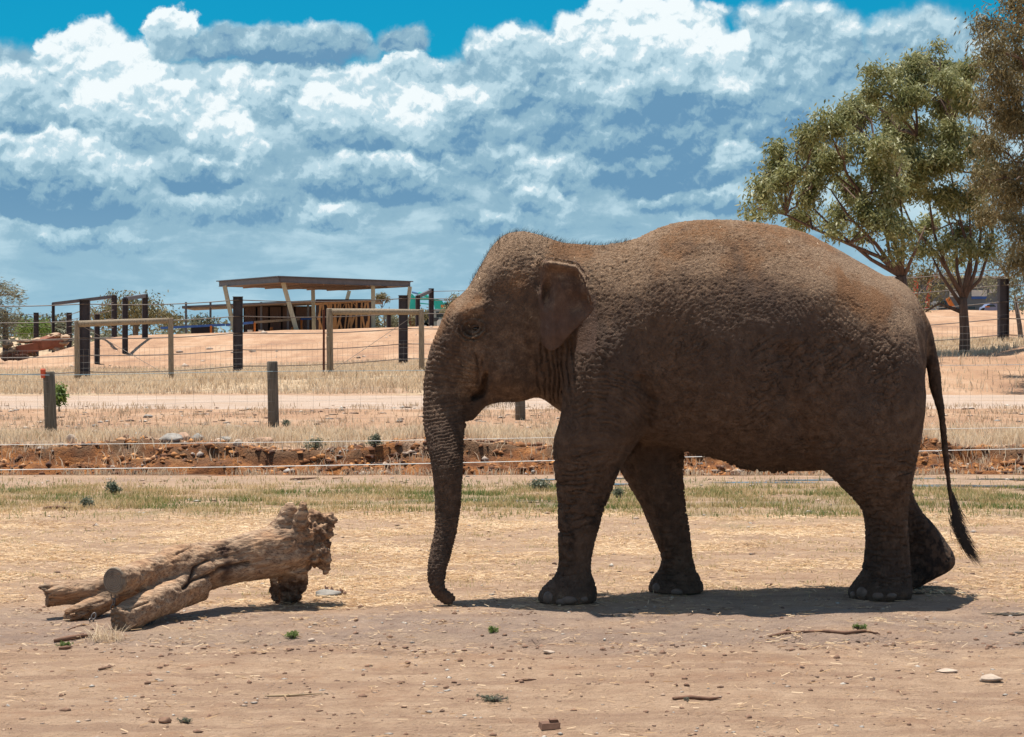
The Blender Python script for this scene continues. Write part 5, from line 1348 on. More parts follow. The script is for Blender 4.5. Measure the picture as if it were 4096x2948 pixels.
def surf(x_, y_, rad=9):
    """the nearest point of the hide under a photograph point"""
    k_ = np.hypot(sx - x_, sy - y_) < rad
    i = np.where(k_)[0]; j = i[np.argmin(V[i, 1])]
    return V[j].copy(), N[j].copy()

def ellipsoid(mb, c, r_, rows=8, cols=12, rot=None):
    vs = [(0, 0, 1)]
    for i in range(1, rows):
        t = math.pi * i / rows
        vs += [(math.sin(t) * math.cos(2 * math.pi * j / cols), math.sin(t) * math.sin(2 * math.pi * j / cols), math.cos(t)) for j in range(cols)]
    vs.append((0, 0, -1))
    f = [(0, 1 + j, 1 + (j + 1) % cols) for j in range(cols)]
    for i in range(rows - 2):
        a = 1 + i * cols
        f += [(a + j, a + cols + j, a + cols + (j + 1) % cols, a + (j + 1) % cols) for j in range(cols)]
    a = 1 + (rows - 2) * cols
    f += [(a + j, len(vs) - 1, a + (j + 1) % cols) for j in range(cols)]
    vs = np.array(vs) * np.array(r_)
    if rot is not None: vs = vs @ np.array(rot).T
    mb.add(vs + np.array(c), f)

def kid(mb, name, mat, smooth=True):
    o = mb.build(name, mat, None, smooth); o.parent = elephant; o.location = -Vector(base_pt); return o
M_eye, nt = new_mat('eye_wet'); nt.b.inputs['Base Color'].default_value = (0.012, 0.007, 0.004, 1); nt.b.inputs['Roughness'].default_value = 0.12
p_, n_ = surf(1895, 1309)
mb = MB(); ellipsoid(mb, p_ + np.array([0, 0.010, 0]), (0.024, 0.020, 0.017), 10, 16); kid(mb, 'eye', M_eye)
mb = MB()   # drooping upper lid over the eye
an = np.linspace(0.15, math.pi - 0.15, 12)
mb.tube([p_ + np.array([-0.024 * math.cos(t) + .002, -0.012 * math.sin(t) - .001, 0.004 + 0.013 * math.sin(t)]) for t in an], 0.0055 * np.sin(an) ** .4 + .001, 8)
kid(mb, 'eyelid', M_hide)
M_nail = simple_mat('toenail_horn', (0.150, 0.100, 0.074), 0.6, 0.35, 18, 0.5, 0.004)
for (nx_, ny_, rw, rh) in [(2178, 2385, .042, .040), (2285, 2400, .052, .026), (2232, 2402, .035, .022), (2352, 2396, .03, .02),
                           (2610, 2352, .036, .034), (2700, 2358, .042, .026), (3432, 2368, .042, .036), (3398, 2384, .026, .024), (3500, 2384, .04, .024), (3580, 2388, .036, .02)]:
    p_, n_ = surf(nx_, ny_, 14)
    n_[2] *= .4; n_ /= np.linalg.norm(n_)
    t_ = np.cross([0, 0, 1], n_); t_ /= np.linalg.norm(t_); b_ = np.cross(n_, t_)
    mb = MB(); ellipsoid(mb, p_ - n_ * 0.006, (rw, rh, 0.014), 8, 14, np.stack([t_, b_, n_], 1))
    vv = mb.v[0]; vv[:, 2] = np.maximum(vv[:, 2], 0.003)
    kid(mb, 'toenail', M_nail)
# bristles on the crown and the ridge of the back, chin hair, tail tuft
M_hair, nt = new_mat('dark_bristle'); nt.b.inputs['Base Color'].default_value = (0.028, 0.018, 0.014, 1); nt.b.inputs['Roughness'].default_value = 0.6
def strands(name, roots, dirs, length, wd, mat, bend=0.3, curve=(0, 0, -1)):
    n = len(roots); mb = MB()
    dirs = dirs / np.linalg.norm(dirs, axis=1)[:, None]
    L = length * (0.5 + rng.random(n)); side = np.cross(dirs, [0, 1.0, 0.15]); side /= np.linalg.norm(side, axis=1)[:, None] + 1e-9
    cv = np.array(curve) * bend
    a = roots; m1 = roots + dirs * (L * .5)[:, None] + cv * (L * .12)[:, None]; tp = roots + dirs * L[:, None] + cv * (L * .5)[:, None]
    wv = side * wd
    Vv = np.stack([a - wv, a + wv, m1 + wv * .7, m1 - wv * .7, tp], 1).reshape(-1, 3)
    f = []
    for i in range(n):
        o_ = 5 * i; f += [(o_, o_ + 1, o_ + 2, o_ + 3), (o_ + 3, o_ + 2, o_ + 4)]
    mb.add(Vv, f)
    return mb
i = np.where((sx > 1880) & (sx < 2520) & (depth < 34) & (N[:, 2] > -.2))[0]
wts = np.where(sx[i] < 2300, 1.0, 0.35) * (0.2 + blobv) if False else None
i = rng.choice(i, 1500)
dr = N[i] + rng.normal(0, .35, (len(i), 3)) + np.array([0.35, 0, 0.35])
o = kid(strands('h', V[i], dr, 0.030, 0.0006, M_hair, 0.5, (1, 0, .2)), 'crown_hair', M_hair, False); o['kind'] = 'stuff'
i = np.where((sx > 1930) & (sx < 2060) & (sy > 1590) & (N[:, 2] < -.2))[0]
i = rng.choice(i, 260)
dr = N[i] + rng.normal(0, .3, (len(i), 3)) + np.array([0.0, 0, -0.6])
o = kid(strands('h', V[i], dr, 0.030, 0.0006, M_hair, .2), 'chin_hair', M_hair, False); o['kind'] = 'stuff'
tp = []
td = []
for k_ in range(1000):
    t = rng.random() ** 0.8
    c_ = np.array([np.interp(t, [0, .5, 1], [3806, 3822, 3866]), np.interp(t, [0, .5, 1], [1960, 2090, 2190])]); c_ = W(c_[0], c_[1], Ym(3700))
    off = rng.normal(0, .006 + .013 * math.sin(t * 2.8), 3)
    tp.append(c_ + off); td.append(np.array([0.18 + .45 * t, 0, -1.0]) + off * 6 * (1 - t) + rng.normal(0, .07, 3))
o = kid(strands('h', np.array(tp), np.array(td), 0.12, 0.0012, M_hair, 0.35, (0.8, 0, -.1)), 'tail_tuft', M_hair, False); o['kind'] = 'stuff'
# chaff lying on the back
M_chaff, nt = new_mat('pale_chaff'); nt.b.inputs['Base Color'].default_value = (0.62, 0.46, 0.28, 1)
i = np.where((crust > .25) & (near > .3) | ((sx < 2300) & (sx > 1830) & (depth < 330) & (depth > 0) & (near > .3) & ~inear))[0]
i = rng.choice(i, 130)
dr = np.cross(N[i], rng.normal(0, 1, (len(i), 3)))
o = kid(strands('h', V[i] + N[i] * .006, dr, 0.022, 0.0012, M_chaff, 0.0), 'chaff', M_chaff, False); o['kind'] = 'stuff'


# ================================================================ the dead log
def LC(cx, cy, D): return W(100 + cx / 1.7446, 1950 + cy / 1.7446, D)
lg = MB()
def ltube(rows, k=22):
    """rows: (cx, cy, D, radius)"""
    r_ = np.array(rows, float); m_ = len(r_); ts = np.linspace(0, m_ - 1, (m_ - 1) * 5 + 1)
    rr = np.stack([np.interp(ts, range(m_), r_[:, i]) for i in range(4)], 1)
    for _ in range(2): rr[1:-1] = (rr[:-2] + rr[1:-1] * 2 + rr[2:]) / 4
    lg.tube([LC(a, b, c) for a, b, c, _ in rr], rr[:, 3], k)
class _: pass
def lloft(rows, k=26, n=2.1):
    global body
    keep = body; body = lg
    loft(lg, [(100 + a / 1.7446, 1950 + b / 1.7446, 100 + c / 1.7446, 1950 + d_ / 1.7446, Y, r_) for a, b, c, d_, Y, r_ in rows], k=k, n=n)
    body = keep
body = lg if 'body' not in globals() else body
lloft([(2110, 400, 2085, 520, 13.12, .06), (2075, 300, 2060, 560, 13.10, .12), (1990, 245, 1985, 565, 13.07, .16), (1900, 245, 1890, 590, 13.03, .18), (1800, 262, 1780, 618, 12.98, .175), (1680, 295, 1680, 634, 12.92, .165),
       (1550, 322, 1550, 648, 12.86, .155), (1400, 362, 1400, 680, 12.78, .15), (1280, 388, 1290, 720, 12.71, .15), (1170, 405, 1190, 760, 12.64, .145), (1080, 430, 1110, 790, 12.58, .13), (1000, 470, 1040, 800, 12.52, .10), (950, 520, 980, 760, 12.5, .06)])
ltube([(1250, 540, 12.66, .12), (1100, 545, 12.56, .125), (980, 560, 12.46, .112), (860, 600, 12.32, .088), (740, 640, 12.15, .080), (625, 650, 11.99, .079)])
ltube([(1200, 660, 12.62, .12), (1050, 730, 12.42, .112), (900, 800, 12.22, .098), (780, 870, 12.06, .090), (655, 930, 11.95, .086)])
ltube([(1050, 640, 12.62, .09), (850, 680, 12.60, .09), (650, 705, 12.58, .088), (500, 712, 12.55, .084), (330, 735, 12.50, .078), (205, 752, 12.46, .076), (140, 760, 12.44, .074)])
ltube([(230, 720, 12.45, .05), (150, 712, 12.43, .035), (95, 690, 12.42, .012)], 10)
ltube([(230, 770, 12.45, .05), (170, 795, 12.43, .038), (155, 828, 12.42, .012)], 10)
ltube([(640, 740, 12.56, .07), (540, 800, 12.50, .066), (430, 850, 12.43, .060), (350, 882, 12.37, .055), (285, 905, 12.32, .046)])
ltube([(1870, 520, 13.04, .14), (1865, 620, 13.08, .10), (1845, 700, 13.11, .085), (1825, 760, 13.14, .080), (1815, 800, 13.16, .078)])
ltube([(1735, 600, 12.95, .03), (1730, 690, 12.97, .026), (1752, 785, 13.0, .016)], 10)
ltube([(1780, 340, 12.98, .10), (1822, 250, 12.98, .072), (1846, 185, 12.97, .046), (1850, 135, 12.97, .036), (1843, 104, 12.97, .022)], 14)
ltube([(1900, 300, 12.98, .065), (1922, 220, 12.93, .045), (1938, 165, 12.91, .035), (1950, 108, 12.90, .026)], 14)
ltube([(1960, 260, 13.06, .06), (2020, 205, 13.08, .05), (2075, 225, 13.1, .045), (2120, 250, 13.12, .04), (2140, 262, 13.12, .03)], 12)
ltube([(2000, 330, 13.04, .07), (2070, 300, 13.06, .06), (2130, 320, 13.10, .03)], 12)
ltube([(2020, 460, 13.0, .08), (2070, 500, 13.02, .055), (2095, 550, 13.04, .032), (2110, 592, 13.05, .014)], 12)
ltube([(1960, 500, 13.0, .05), (1975, 540, 13.0, .022), (1985, 558, 13.0, .01)], 10)
ltube([(1900, 600, 13.0, .06), (1930, 660, 13.02, .04), (1925, 705, 13.03, .02)], 10)
LV, LQ = remesh(np.concatenate(lg.v), lg.f, 0.0085)
lsx, lsy = proj(LV); lcx, lcy = (lsx - 100) * 1.7446, (lsy - 1950) * 1.7446
LV = relax(LV, LQ, 3)
LN = norms(LV, LQ)
ax = LC(1900, 450, 13.0) - LC(800, 680, 12.4); ax /= np.linalg.norm(ax)
s_ = LV @ ax; o1 = np.cross(ax, [0, 0, 1]); o1 /= np.linalg.norm(o1); o2 = np.cross(ax, o1); u_ = LV @ o1; v_ = LV @ o2
rag = sst(lcx, 1900, 2010) + .35 * sst(lcx, 1700, 1850) * (lcy < 420) * (lcy > 230)
rag = np.maximum(rag, sst(lcy, 610, 680) * (lcx > 1700))
endface = (lcx < 730) & (lcy < 760) & (lcx > 520) & (LN[:, 1] < -.6) | (lcx < 700) & (lcy > 820) & (LN[:, 0] < -.45) & (lcx > 530) | (lcx < 165)
hh = 0.018 * fbm(s_ * 3.5, u_ * 10, v_ * 10, 3)
gr = fbm(s_ * 5, u_ * 60, v_ * 60, 4)
hh += 0.0075 * gr * (1 - endface * .8) - 0.005 * sst(gr, .25, .6)
hh += rag * (0.020 * fbm(s_ * 11, u_ * 13, v_ * 13, 4) + .020 * fbm(s_ * 34, u_ * 30, v_ * 30, 3))
def lseg(pts, wd):
    best = np.full(len(lcx), 1e9)
    for (x0, y0), (x1, y1) in zip(pts[:-1], pts[1:]):
        t = np.clip(((lcx - x0) * (x1 - x0) + (lcy - y0) * (y1 - y0)) / ((x1 - x0) ** 2 + (y1 - y0) ** 2), 0, 1)
        best = np.minimum(best, (lcx - x0 - t * (x1 - x0)) ** 2 + (lcy - y0 - t * (y1 - y0)) ** 2)
    return np.exp(-best / wd ** 2) * (LN[:, 1] < .1)
crk = lseg([(1110, 700), (1180, 640), (1300, 605), (1360, 560), (1440, 545), (1560, 528)], 13) + .8 * lseg([(1060, 462), (1120, 430), (1165, 412)], 6) + .8 * lseg([(1290, 500), (1180, 560), (1150, 640)], 9) + .7 * lseg([(700, 850), (860, 800)], 6)
knot = np.exp(-((lcx - 1385) / 60) ** 2 - ((lcy - 425) / 26) ** 2)
dark_marks = lseg([(1400, 440), (1420, 560), (1380, 640)], 34) * .8 + .9 * knot + .8 * crk + .5 * lseg([(1180, 540), (1120, 700)], 30) + .5 * lseg([(1780, 310), (1850, 340)], 20) + .6 * sst(lcy, 640, 700) * (lcx > 1700)  # darkens the knot, cracks, streaks and lower root
sp_ = sst(lcx, 330, 120) + sst(lcx, 760, 600) * (lcy > 830)
hh -= sp_ * .022 * sst(fbm(s_ * 4, u_ * 38, v_ * 38, 2), .05, .5)
hh -= .030 * crk + .018 * knot * (1 + fbm(u_ * 40, v_ * 40, s_ * 40, 2))
LV = LV + LN * hh[:, None]
LV[:, 2] = np.maximum(LV[:, 2], ground_z(LV[:, 0], LV[:, 1]) - .02)
m, nt = new_mat('weathered_log')
p = nt.obj()
ct = nt.vm('MULTIPLY', p, (1, 1, 1))
mp = nt.new('ShaderNodeMapping'); nt.put(mp.inputs[0], p); mp.inputs['Rotation'].default_value = (0, -math.asin(ax[2]) * 0, -math.atan2(ax[1], ax[0])); mp.inputs['Scale'].default_value = (3, 34, 34)
g1 = nt.noise(mp.outputs[0], 1.0, 6, .65, .6); g2 = nt.noise(p, 5, 5, .6); g3 = nt.noise(mp.outputs[0], 3.4, 4, .7)
c = nt.ramp(g1, [(.3, (.16, .098, .065)), (.5, (.37, .245, .160)), (.68, (.58, .42, .285))])
c = nt.mix(nt.ss(g2, .42, .62, 0, .65), c, nt.ramp(g1, [(.3, (.25, .125, .068)), (.65, (.58, .345, .190))]))
c = nt.mix(nt.ss(g3, .52, .66, 0, .8), c, (.080, .048, .034))
c = nt.mix(nt.m('MULTIPLY', nt.attr('rag'), nt.ss(nt.noise(p, 16, 4, .6), .44, .62, 0, .8)), c, (.105, .058, .038))
c = nt.mix(nt.m('MULTIPLY', nt.attr('dark_marks'), .9, clamp=True), c, (.040, .020, .017))
c = nt.mix(nt.m('MULTIPLY', nt.attr('endgrain'), .6), c, (.17, .125, .090))
nt.put(nt.b.inputs['Base Color'], c); nt.b.inputs['Roughness'].default_value = .9; nt.b.inputs['Specular IOR Level'].default_value = .2
nt.put(nt.b.inputs['Normal'], nt.bump(nt.m('ADD', g1, nt.m('MULTIPLY', g3, .6)), .9, .010))
M_log = m
lb = LC(1200, 900, 12.6); lb[2] = 0
log = thing('fallen_log', 'weathered forked dead log, sawn branch ends at left, jagged root end at right', 'log', lb)
me = grid_mesh('log_wood', LV - lb, LQ, M_log)
set_attr(me, 'rag', np.clip(rag, 0, 1)); set_attr(me, 'dark_marks', np.clip(dark_marks, 0, 1)); set_attr(me, 'endgrain', endface.astype(float))
o = bpy.data.objects.new('log_wood', me); C.objects.link(o); o.parent = log
# sawn faces with growth rings
m, nt = new_mat('sawn_end'); p = nt.obj()
wv = nt.new('ShaderNodeTexWave', wave_type='RINGS', rings_direction='Z'); nt.put(wv.inputs[0], p); wv.inputs['Scale'].default_value = 26; wv.inputs['Distortion'].default_value = 6; wv.inputs['Detail'].default_value = 3
c = nt.ramp(wv.outputs[1], [(.2, (.20, .155, .115)), (.8, (.27, .21, .155))]); c = nt.mix(nt.ss(nt.noise(p, 14, 5, .7), .5, .7, 0, .7), c, (.085, .062, .048))
nt.put(nt.b.inputs['Base Color'], c); nt.b.inputs['Roughness'].default_value = .95; nt.put(nt.b.inputs['Normal'], nt.bump(wv.outputs[1], .6, .004))
for (a_, b_, r_, kk) in ((LC(740, 640, 12.15), LC(625, 650, 11.99), .080, 0),):
    dr = (b_ - a_) / np.linalg.norm(b_ - a_); k = 36
    t_ = np.cross(dr, [0, 0, 1]); t_ /= np.linalg.norm(t_); q_ = np.cross(dr, t_); an = np.arange(k) * 2 * math.pi / k
    mb = MB(); rows = []
    for rr_, off in ((1.0, -.012), (1.0, .006), (.93, .013), (.6, .014), (.3, .013)):
        rad = r_ * rr_ * (1 + .05 * pn(np.cos(an) * 1.4, np.sin(an) * 1.4, kk + .5))
        rows.append(np.cos(an)[:, None] * rad[:, None] * np.array([1, 0, 0]) + np.sin(an)[:, None] * rad[:, None] * np.array([0, 1, 0]) + np.array([0, 0, off]))
    v = np.concatenate(rows + [np.array([[0, 0, .013]])]); f = [(i * k + j, i * k + (j + 1) % k, (i + 1) * k + (j + 1) % k, (i + 1) * k + j) for i in range(4) for j in range(k)] + [(4 * k + j, 4 * k + (j + 1) % k, 5 * k) for j in range(k)]
    mb.add(v, f); o = mb.build('sawn_end', m, None, False)
    M3 = Vector(t_), Vector(q_), Vector(dr)
    from mathutils import Matrix
    o.matrix_world = Matrix.Translation(Vector(b_ - dr * .004)) @ Matrix((M3[0], M3[1], M3[2])).transposed().to_4x4()
    o.parent = log; o.matrix_parent_inverse = Matrix.Translation(-Vector(lb))
# chains
M_chain = simple_mat('grey_chain', (.16, .15, .15), .45, .3, 30, .2, .002, metal=.6)
def chain(label, pts, group='chains on the fallen log'):
    root = thing('chain', label, 'chain', tuple(pts[0]), group)
    P_ = np.array(pts); d_ = np.r_[0, np.cumsum(np.linalg.norm(np.diff(P_, axis=0), axis=1))]
    n = int(d_[-1] / .030)
    for i in range(n):
        t = (i + .5) * d_[-1] / n; c = np.array([np.interp(t, d_, P_[:, k]) for k in range(3)]); c2 = np.array([np.interp(t + .01, d_, P_[:, k]) for k in range(3)]); ax_ = c2 - c; ax_ /= np.linalg.norm(ax_) + 1e-9
        sd_ = np.cross(ax_, [0, 1, 0.2]); sd_ /= np.linalg.norm(sd_); fd = np.cross(ax_, sd_)
        if i % 2: sd_ = fd * .8 + sd_ * .6
        an = np.linspace(0, 2 * math.pi, 13)
        ring_ = c + np.cos(an)[:, None] * ax_ * .023 + np.sin(an)[:, None] * sd_ * .013
        mb = MB(); mb.tube(ring_, .0042, 6, False); mb.build('link', M_chain, root, True)
q0 = LC(612, 735, 12.03)
chain('short grey chain hanging straight down below the sawn round branch end', [q0, LC(622, 790, 12.04), LC(612, 858, 12.06)])
a_, b_ = LC(486, 880, 12.35), LC(452, 935, 12.3); b_[2] = gz1(b_[0], b_[1]) + .012
chain('grey chain end lying on the dirt behind the lower left stub', [a_, (a_ + b_) / 2 + (.0, 0, -.02), b_])
a_, b_ = LC(905, 890, 12.2), LC(850, 925, 12.1); a_[2] = gz1(a_[0], a_[1]) + .02; b_[2] = gz1(b_[0], b_[1]) + .012
chain('grey chain end lying in the log shadow right of the lower sawn foot', [a_, (a_ + b_) / 2, b_])


# ================================================================ stones, sticks, plants and litter
M_stone = simple_mat('grey_stone', (.30, .275, .245), .9, .35, 9, .7, .01)
M_stonel = simple_mat('pale_stone', (.46, .36, .28), .9, .3, 7, .7, .012)
M_stonep = simple_mat('pinkish_boulder', (.44, .28, .19), .9, .3, 6, .6, .01)
M_stoneo = simple_mat('orange_stone', (.46, .19, .06), .9, .35, 10, .7, .01)
M_clod = simple_mat('dirt_clod', (.24, .14, .092), 1, .3, 14, .7, .008)
M_stick = simple_mat('brown_stick', (.18, .095, .060), .9, .35, 12, .5, .004)
M_stickp = simple_mat('pale_stick', (.42, .30, .18), .9, .3, 12, .5, .004)
def gp(sx_, sy_, lift=0.0):
    """where the sight line through a photograph point meets the ground"""
    D = 1.76 * 8000 / max(sy_ - HY, 40)
    for _ in range(30):
        p = W(sx_, sy_, D); e = p[2] - gz1(p[0], p[1]) 
        D += np.clip(e * D / 1.76 * .6, -2, 2)
    p = W(sx_, sy_, D); p[2] = gz1(p[0], p[1]) + lift
    return p
seed_ = [10]
def stone(sx_, sy_, wpx, hpx, mat, label, name='stone', cat='stone', D=None, deep=.8, rough_=.28, flat=None):
    p = gp(sx_, sy_) if D is None else W(sx_, sy_, D)
    w_ = wpx / 8000 * p[1] / 2 * 1.2; h_ = hpx / 8000 * p[1] / 2 * 1.3
    seed_[0] += 1; v, f = rock_np((0, 0, 0), (w_, w_ * deep, h_), seed_[0], 3, rough_)
    mb = MB(); mb.add(v, f); loc = p + (0, 0, h_ * .62) if D is None else p
    o = mb.build(name, mat, None, True, loc=None); o.location = loc; tag(o, label, cat); return o
S = stone
S(683, 1772, 92, 38, M_stone, 'long flat grey slab tilted in the dry grass on the ditch bank')
S(790, 1765, 50, 30, M_stone, 'dark grey stone just right of the tilted flat slab on the ditch bank')
S(900, 1768, 52, 22, M_stone, 'low dark stone on the bank edge between the slab and the boulder')
S(1052, 1782, 62, 36, M_stonep, 'rounded pinkish boulder on the ditch bank left below the middle fence post')
S(287, 1815, 40, 40, M_stonel, 'cream stone with a dark side on the bank at the left')
S(238, 1808, 34, 16, M_stonel, 'small flat cream stone beside the cream stone on the left bank')
S(551, 1790, 30, 20, M_stone, 'small round grey stone half in grass left of the flat slab')
S(420, 1798, 30, 16, M_clod, 'small brown lump on the left bank between two stones')
S(915, 1714, 28, 20, M_stonel, 'pale block lying in dry grass left of the middle fence post')
S(950, 1724, 46, 24, M_stonel, 'pale ridged flat stone lying just below the pale block')
S(380, 1707, 22, 10, M_stone, 'small blue-grey flat pebble on the tan verge right of the left post')
S(590, 1671, 36, 12, M_stone, 'flat grey-white stone on the tan verge in the middle left')
S(1600, 1690, 22, 12, M_stone, 'small grey stone in dry grass near the elephant trunk')
S(736, 1872, 56, 38, M_stonep, 'large pale rounded stone bedded at the ditch foot')
S(952, 1878, 36, 26, M_stonel, 'pale angular stone low in the ditch bank right of the bedded stone')
S(880, 1870, 40, 14, M_stonel, 'long thin pale stone in the ditch bank')
S(738, 1838, 30, 12, M_stoneo, 'bright orange stone above the large pale stone in the ditch bank')
S(505, 1852, 26, 18, M_clod, 'dark purple lump in the middle of the ditch bank')
S(640, 1838, 30, 20, M_clod, 'dark lump of earth above the large pale ditch stone')
S(420, 2520 - 20, 1, 1, M_stone, 'tiny pebble beside the log') if False else None
S(1310, 2388, 90, 30, M_stone, 'grey flat stone beside torn bark at the root end of the log')
S(3960, 2725, 84, 26, M_stonel, 'flat pale stone with a shadowed notch at the lower right', flat=1)
S(3790, 2688, 74, 12, M_stonel, 'low pinkish stone flush with the dirt at the lower right')
S(2197, 2612, 40, 10, M_stonel, 'small cream stone on the foreground dirt below the fore foot')
S(1258, 2500, 18, 9, M_stone, 'small grey pebble on the dirt below the root end of the log')
S(1247, 2563, 28, 10, M_stonel, 'small pinkish pebble right of the grass tuft below the log')
S(1155, 2604, 20, 12, M_clod, 'small dark clod on the damp dirt below the log')
S(660, 2890, 50, 24, M_clod, 'dark brown clod of earth at the lower left')
S(1325, 2604, 16, 9, M_clod, 'tiny dark clod right of the pebbles below the log')
S(1630, 2655, 22, 12, M_clod, 'tiny dark clod in the middle of the foreground dirt')
# chunk of timber
p = gp(2196, 2912); mb = MB(); mb.box((0, 0, .013), (.085, .06, .028), .25, tilt=(.006, .01, -.003)); mb.box((.024, .012, .030), (.036, .03, .012), .3, tilt=(-.006, 0, .002))
o = mb.build('wood_chunk', M_stick); o.location = p; tag(o, 'small block of brown wood on the dirt at the bottom edge', 'wood')
def stick(pts, r_, mat, label, name='stick', cat='stick'):
    P_ = [gp(a, b, r_ * .8) for a, b in pts]
    mb = MB(); n = len(P_); mb.tube(P_, r_ * np.array([.6] + [1] * (n - 2) + [.35]) * (1 + .2 * np.sin(np.arange(n) * 2.1)), 7)
    o = mb.build(name, mat, None, True); tag(o, label, cat)
stick([(3080, 2550), (3140, 2538), (3220, 2532), (3300, 2530), (3380, 2538), (3460, 2528), (3520, 2542)], .010, M_stick, 'long thin crooked brown stick on the dirt under the elephant hind feet')
stick([(215, 2570), (270, 2562), (330, 2550), (378, 2548)], .014, M_stick, 'reddish bark strip on the dirt under the lower sawn foot')
stick([(272, 2522), (320, 2506), (360, 2500)], .006, M_stick, 'thin twig lying by the lower left log stub')
stick([(175, 2037), (230, 2035), (290, 2038)], .018, M_stick, 'short dark brown stick on the straw behind the log at left')
stick([(1160, 1920), (1210, 1919), (1275, 1914)], .014, M_stick, 'thin dark stick on the dirt before the ditch left of the trunk')
stick([(1330, 1916), (1372, 1914)], .012, M_stick, 'shorter dark stick right of the thin stick before the ditch')
stick([(235, 2598), (265, 2596), (290, 2592)], .010, M_stick, 'small red-brown stick under the green tuft at lower left')
stick([(395, 2682), (430, 2676), (450, 2670)], .009, M_clod, 'short dark stick on the foreground dirt at left')
stick([(1060, 2788), (1150, 2786), (1290, 2778)], .006, M_stickp, 'thin pale straw-like stick near the bottom left')
stick([(2060, 2728), (2100, 2724), (2145, 2722)], .007, M_stick, 'thin brown stick in the middle of the foreground dirt')
stick([(2690, 2800), (2760, 2796), (2840, 2802), (2885, 2796)], .010, M_stick, 'dark twig and bark strip on the foreground dirt right of centre')
# torn bark beside the log
bk = thing('torn_bark', 'torn dark bark curling up behind the grey stone at the root end of the log', 'bark', tuple(gp(1335, 2382)))
for k_ in range(7):
    a_ = gp(1290 + 14 * k_, 2385); b_ = a_ + (rng.uniform(-.02, .05), rng.uniform(0, .05), rng.uniform(.02, .07)); mb = MB(); mb.tube([a_, (a_ + b_) / 2 + (.01, 0, .01), b_], [.016, .013, .003], 6, squash=.4); mb.build('bark_strip', M_bk, bk)

# ---- blades
def blades(n, X, Y, h0, wd, lean, tintc, mat, name, seg=2, curve=.5, kink=None):
    """upright grass; X, Y root places"""
    Z = ground_z(X, Y); H = h0 * (0.45 + .9 * rng.random(n))
    a = rng.uniform(0, 2 * math.pi, n); ld = np.stack([np.cos(a), np.sin(a), 0 * a], 1) * (lean * (0.2 + rng.random(n)) * H)[:, None]
    root = np.stack([X, Y, Z - .01], 1); sd_ = np.stack([np.cos(a + 1.3), np.sin(a + 1.3) * .4, 0 * a], 1); sd_ /= np.linalg.norm(sd_, axis=1)[:, None]
    w_ = (wd * (.6 + .8 * rng.random(n)))[:, None]
    mid = root + ld * .35; mid[:, 2] += H * .6; tip = root + ld; tip[:, 2] += H
    V_ = np.stack([root - sd_ * w_ / 2, root + sd_ * w_ / 2, mid + sd_ * w_ * .4, mid - sd_ * w_ * .4, tip], 1).reshape(-1, 3)
    b = np.arange(n)[:, None] * 5
    T = np.concatenate([b + [0, 1, 2], b + [0, 2, 3], b + [3, 2, 4]])
    me = grid_mesh(name, V_, T, mat, False); set_attr(me, 'tint', np.repeat(tintc, 5))
    o = link(me, name); o['kind'] = 'stuff'; return o
def grass_mat(name, stops):
    m, nt = new_mat(name); t = nt.attr('tint')
    c = nt.ramp(t, stops); nt.put(nt.b.inputs['Base Color'], c); nt.b.inputs['Roughness'].default_value = .75; nt.b.inputs['Specular IOR Level'].default_value = .2
    tr = nt.new('ShaderNodeBsdfTranslucent'); nt.put(tr.inputs[0], c); mx = nt.new('ShaderNodeMixShader'); mx.inputs[0].default_value = .3
    nt.l.new(nt.b.outputs[0], mx.inputs[1]); nt.l.new(tr.outputs[0], mx.inputs[2]); nt.l.new(mx.outputs[0], nt.out.inputs[0]); return m
MG = grass_mat('mixed_grass', [(0.0, (.66, .50, .29)), (.35, (.52, .38, .20)), (.6, (.34, .29, .12)), (.85, (.19, .22, .07)), (1, (.11, .17, .05))])
MG2 = grass_mat('dry_grass', [(0.0, (.76, .62, .44)), (.5, (.58, .44, .30)), (.8, (.42, .29, .18)), (1, (.23, .22, .12))])
def place(n, x0, x1, y0, y1, fn, over=6):
    x0, x1, n = x0 * 1.5, x1 * 1.5, int(n * 1.35)
    X = rng.uniform(x0, x1, n * over); Y = np.exp(rng.uniform(math.log(y0), math.log(y1), n * over)) if y1 / y0 > 1.5 else rng.uniform(y0, y1, n * over)
    inside = np.abs(X) < Y * .36 + 2.6
    X, Y = X[inside], Y[inside]
    p = fn(X, Y); k = rng.random(len(X)) < p; X, Y = X[k][:n], Y[k][:n]; return len(X), X, Y
# the strip of short mixed grass
n, X, Y = place(52000, -8, 8, 19.0, 24.4, lambda x, y: np.clip(1.1 * band(y + .5 * fbm(x / 1.5, y, 2., 2), 19.7, 23.1, .5) * sst(fbm(x / .9, y / .35, 31., 3), -.25, .35) + .05, 0, 1) * (1 - ((x - 5.2) ** 2 / 1.2 + (y - 23.3) ** 2 / .06 < 1)) * (1 - ((x - 6.4) ** 2 + (y - 22.7) ** 2 / .05 < 1)) * (1 - ((x - 1.2) ** 2 / .4 + (y - 23.45) ** 2 / .04 < 1)))
g_ = np.clip(.42 + .75 * fbm(X / 1.3, Y / .5, 3., 3) + rng.normal(0, .18, n) + .12 * sst(X, -3.5, .5), 0, 1)
tag(blades(n, X, Y, .060, .007, .8, g_, MG, 'short_grass'), 'strip of short green and yellow grass before the ditch', 'grass')
n, X, Y = place(20000, -6, 7, 13.2, 19.7, lambda x, y: np.clip(sst(fbm(x / .5, y / .3, 33., 3), .18, .6) * .8 + .05, 0, 1))
g_ = np.clip(.25 + .55 * fbm(X / .8, Y / .5, 5., 3) + rng.normal(0, .2, n) + .15 * sst(X, 1, 4), 0, 1)
tag(blades(n, X, Y, .034, .005, 1.2, g_, MG, 'thin_grass'), 'sparse low grass among the straw behind the elephant', 'grass')
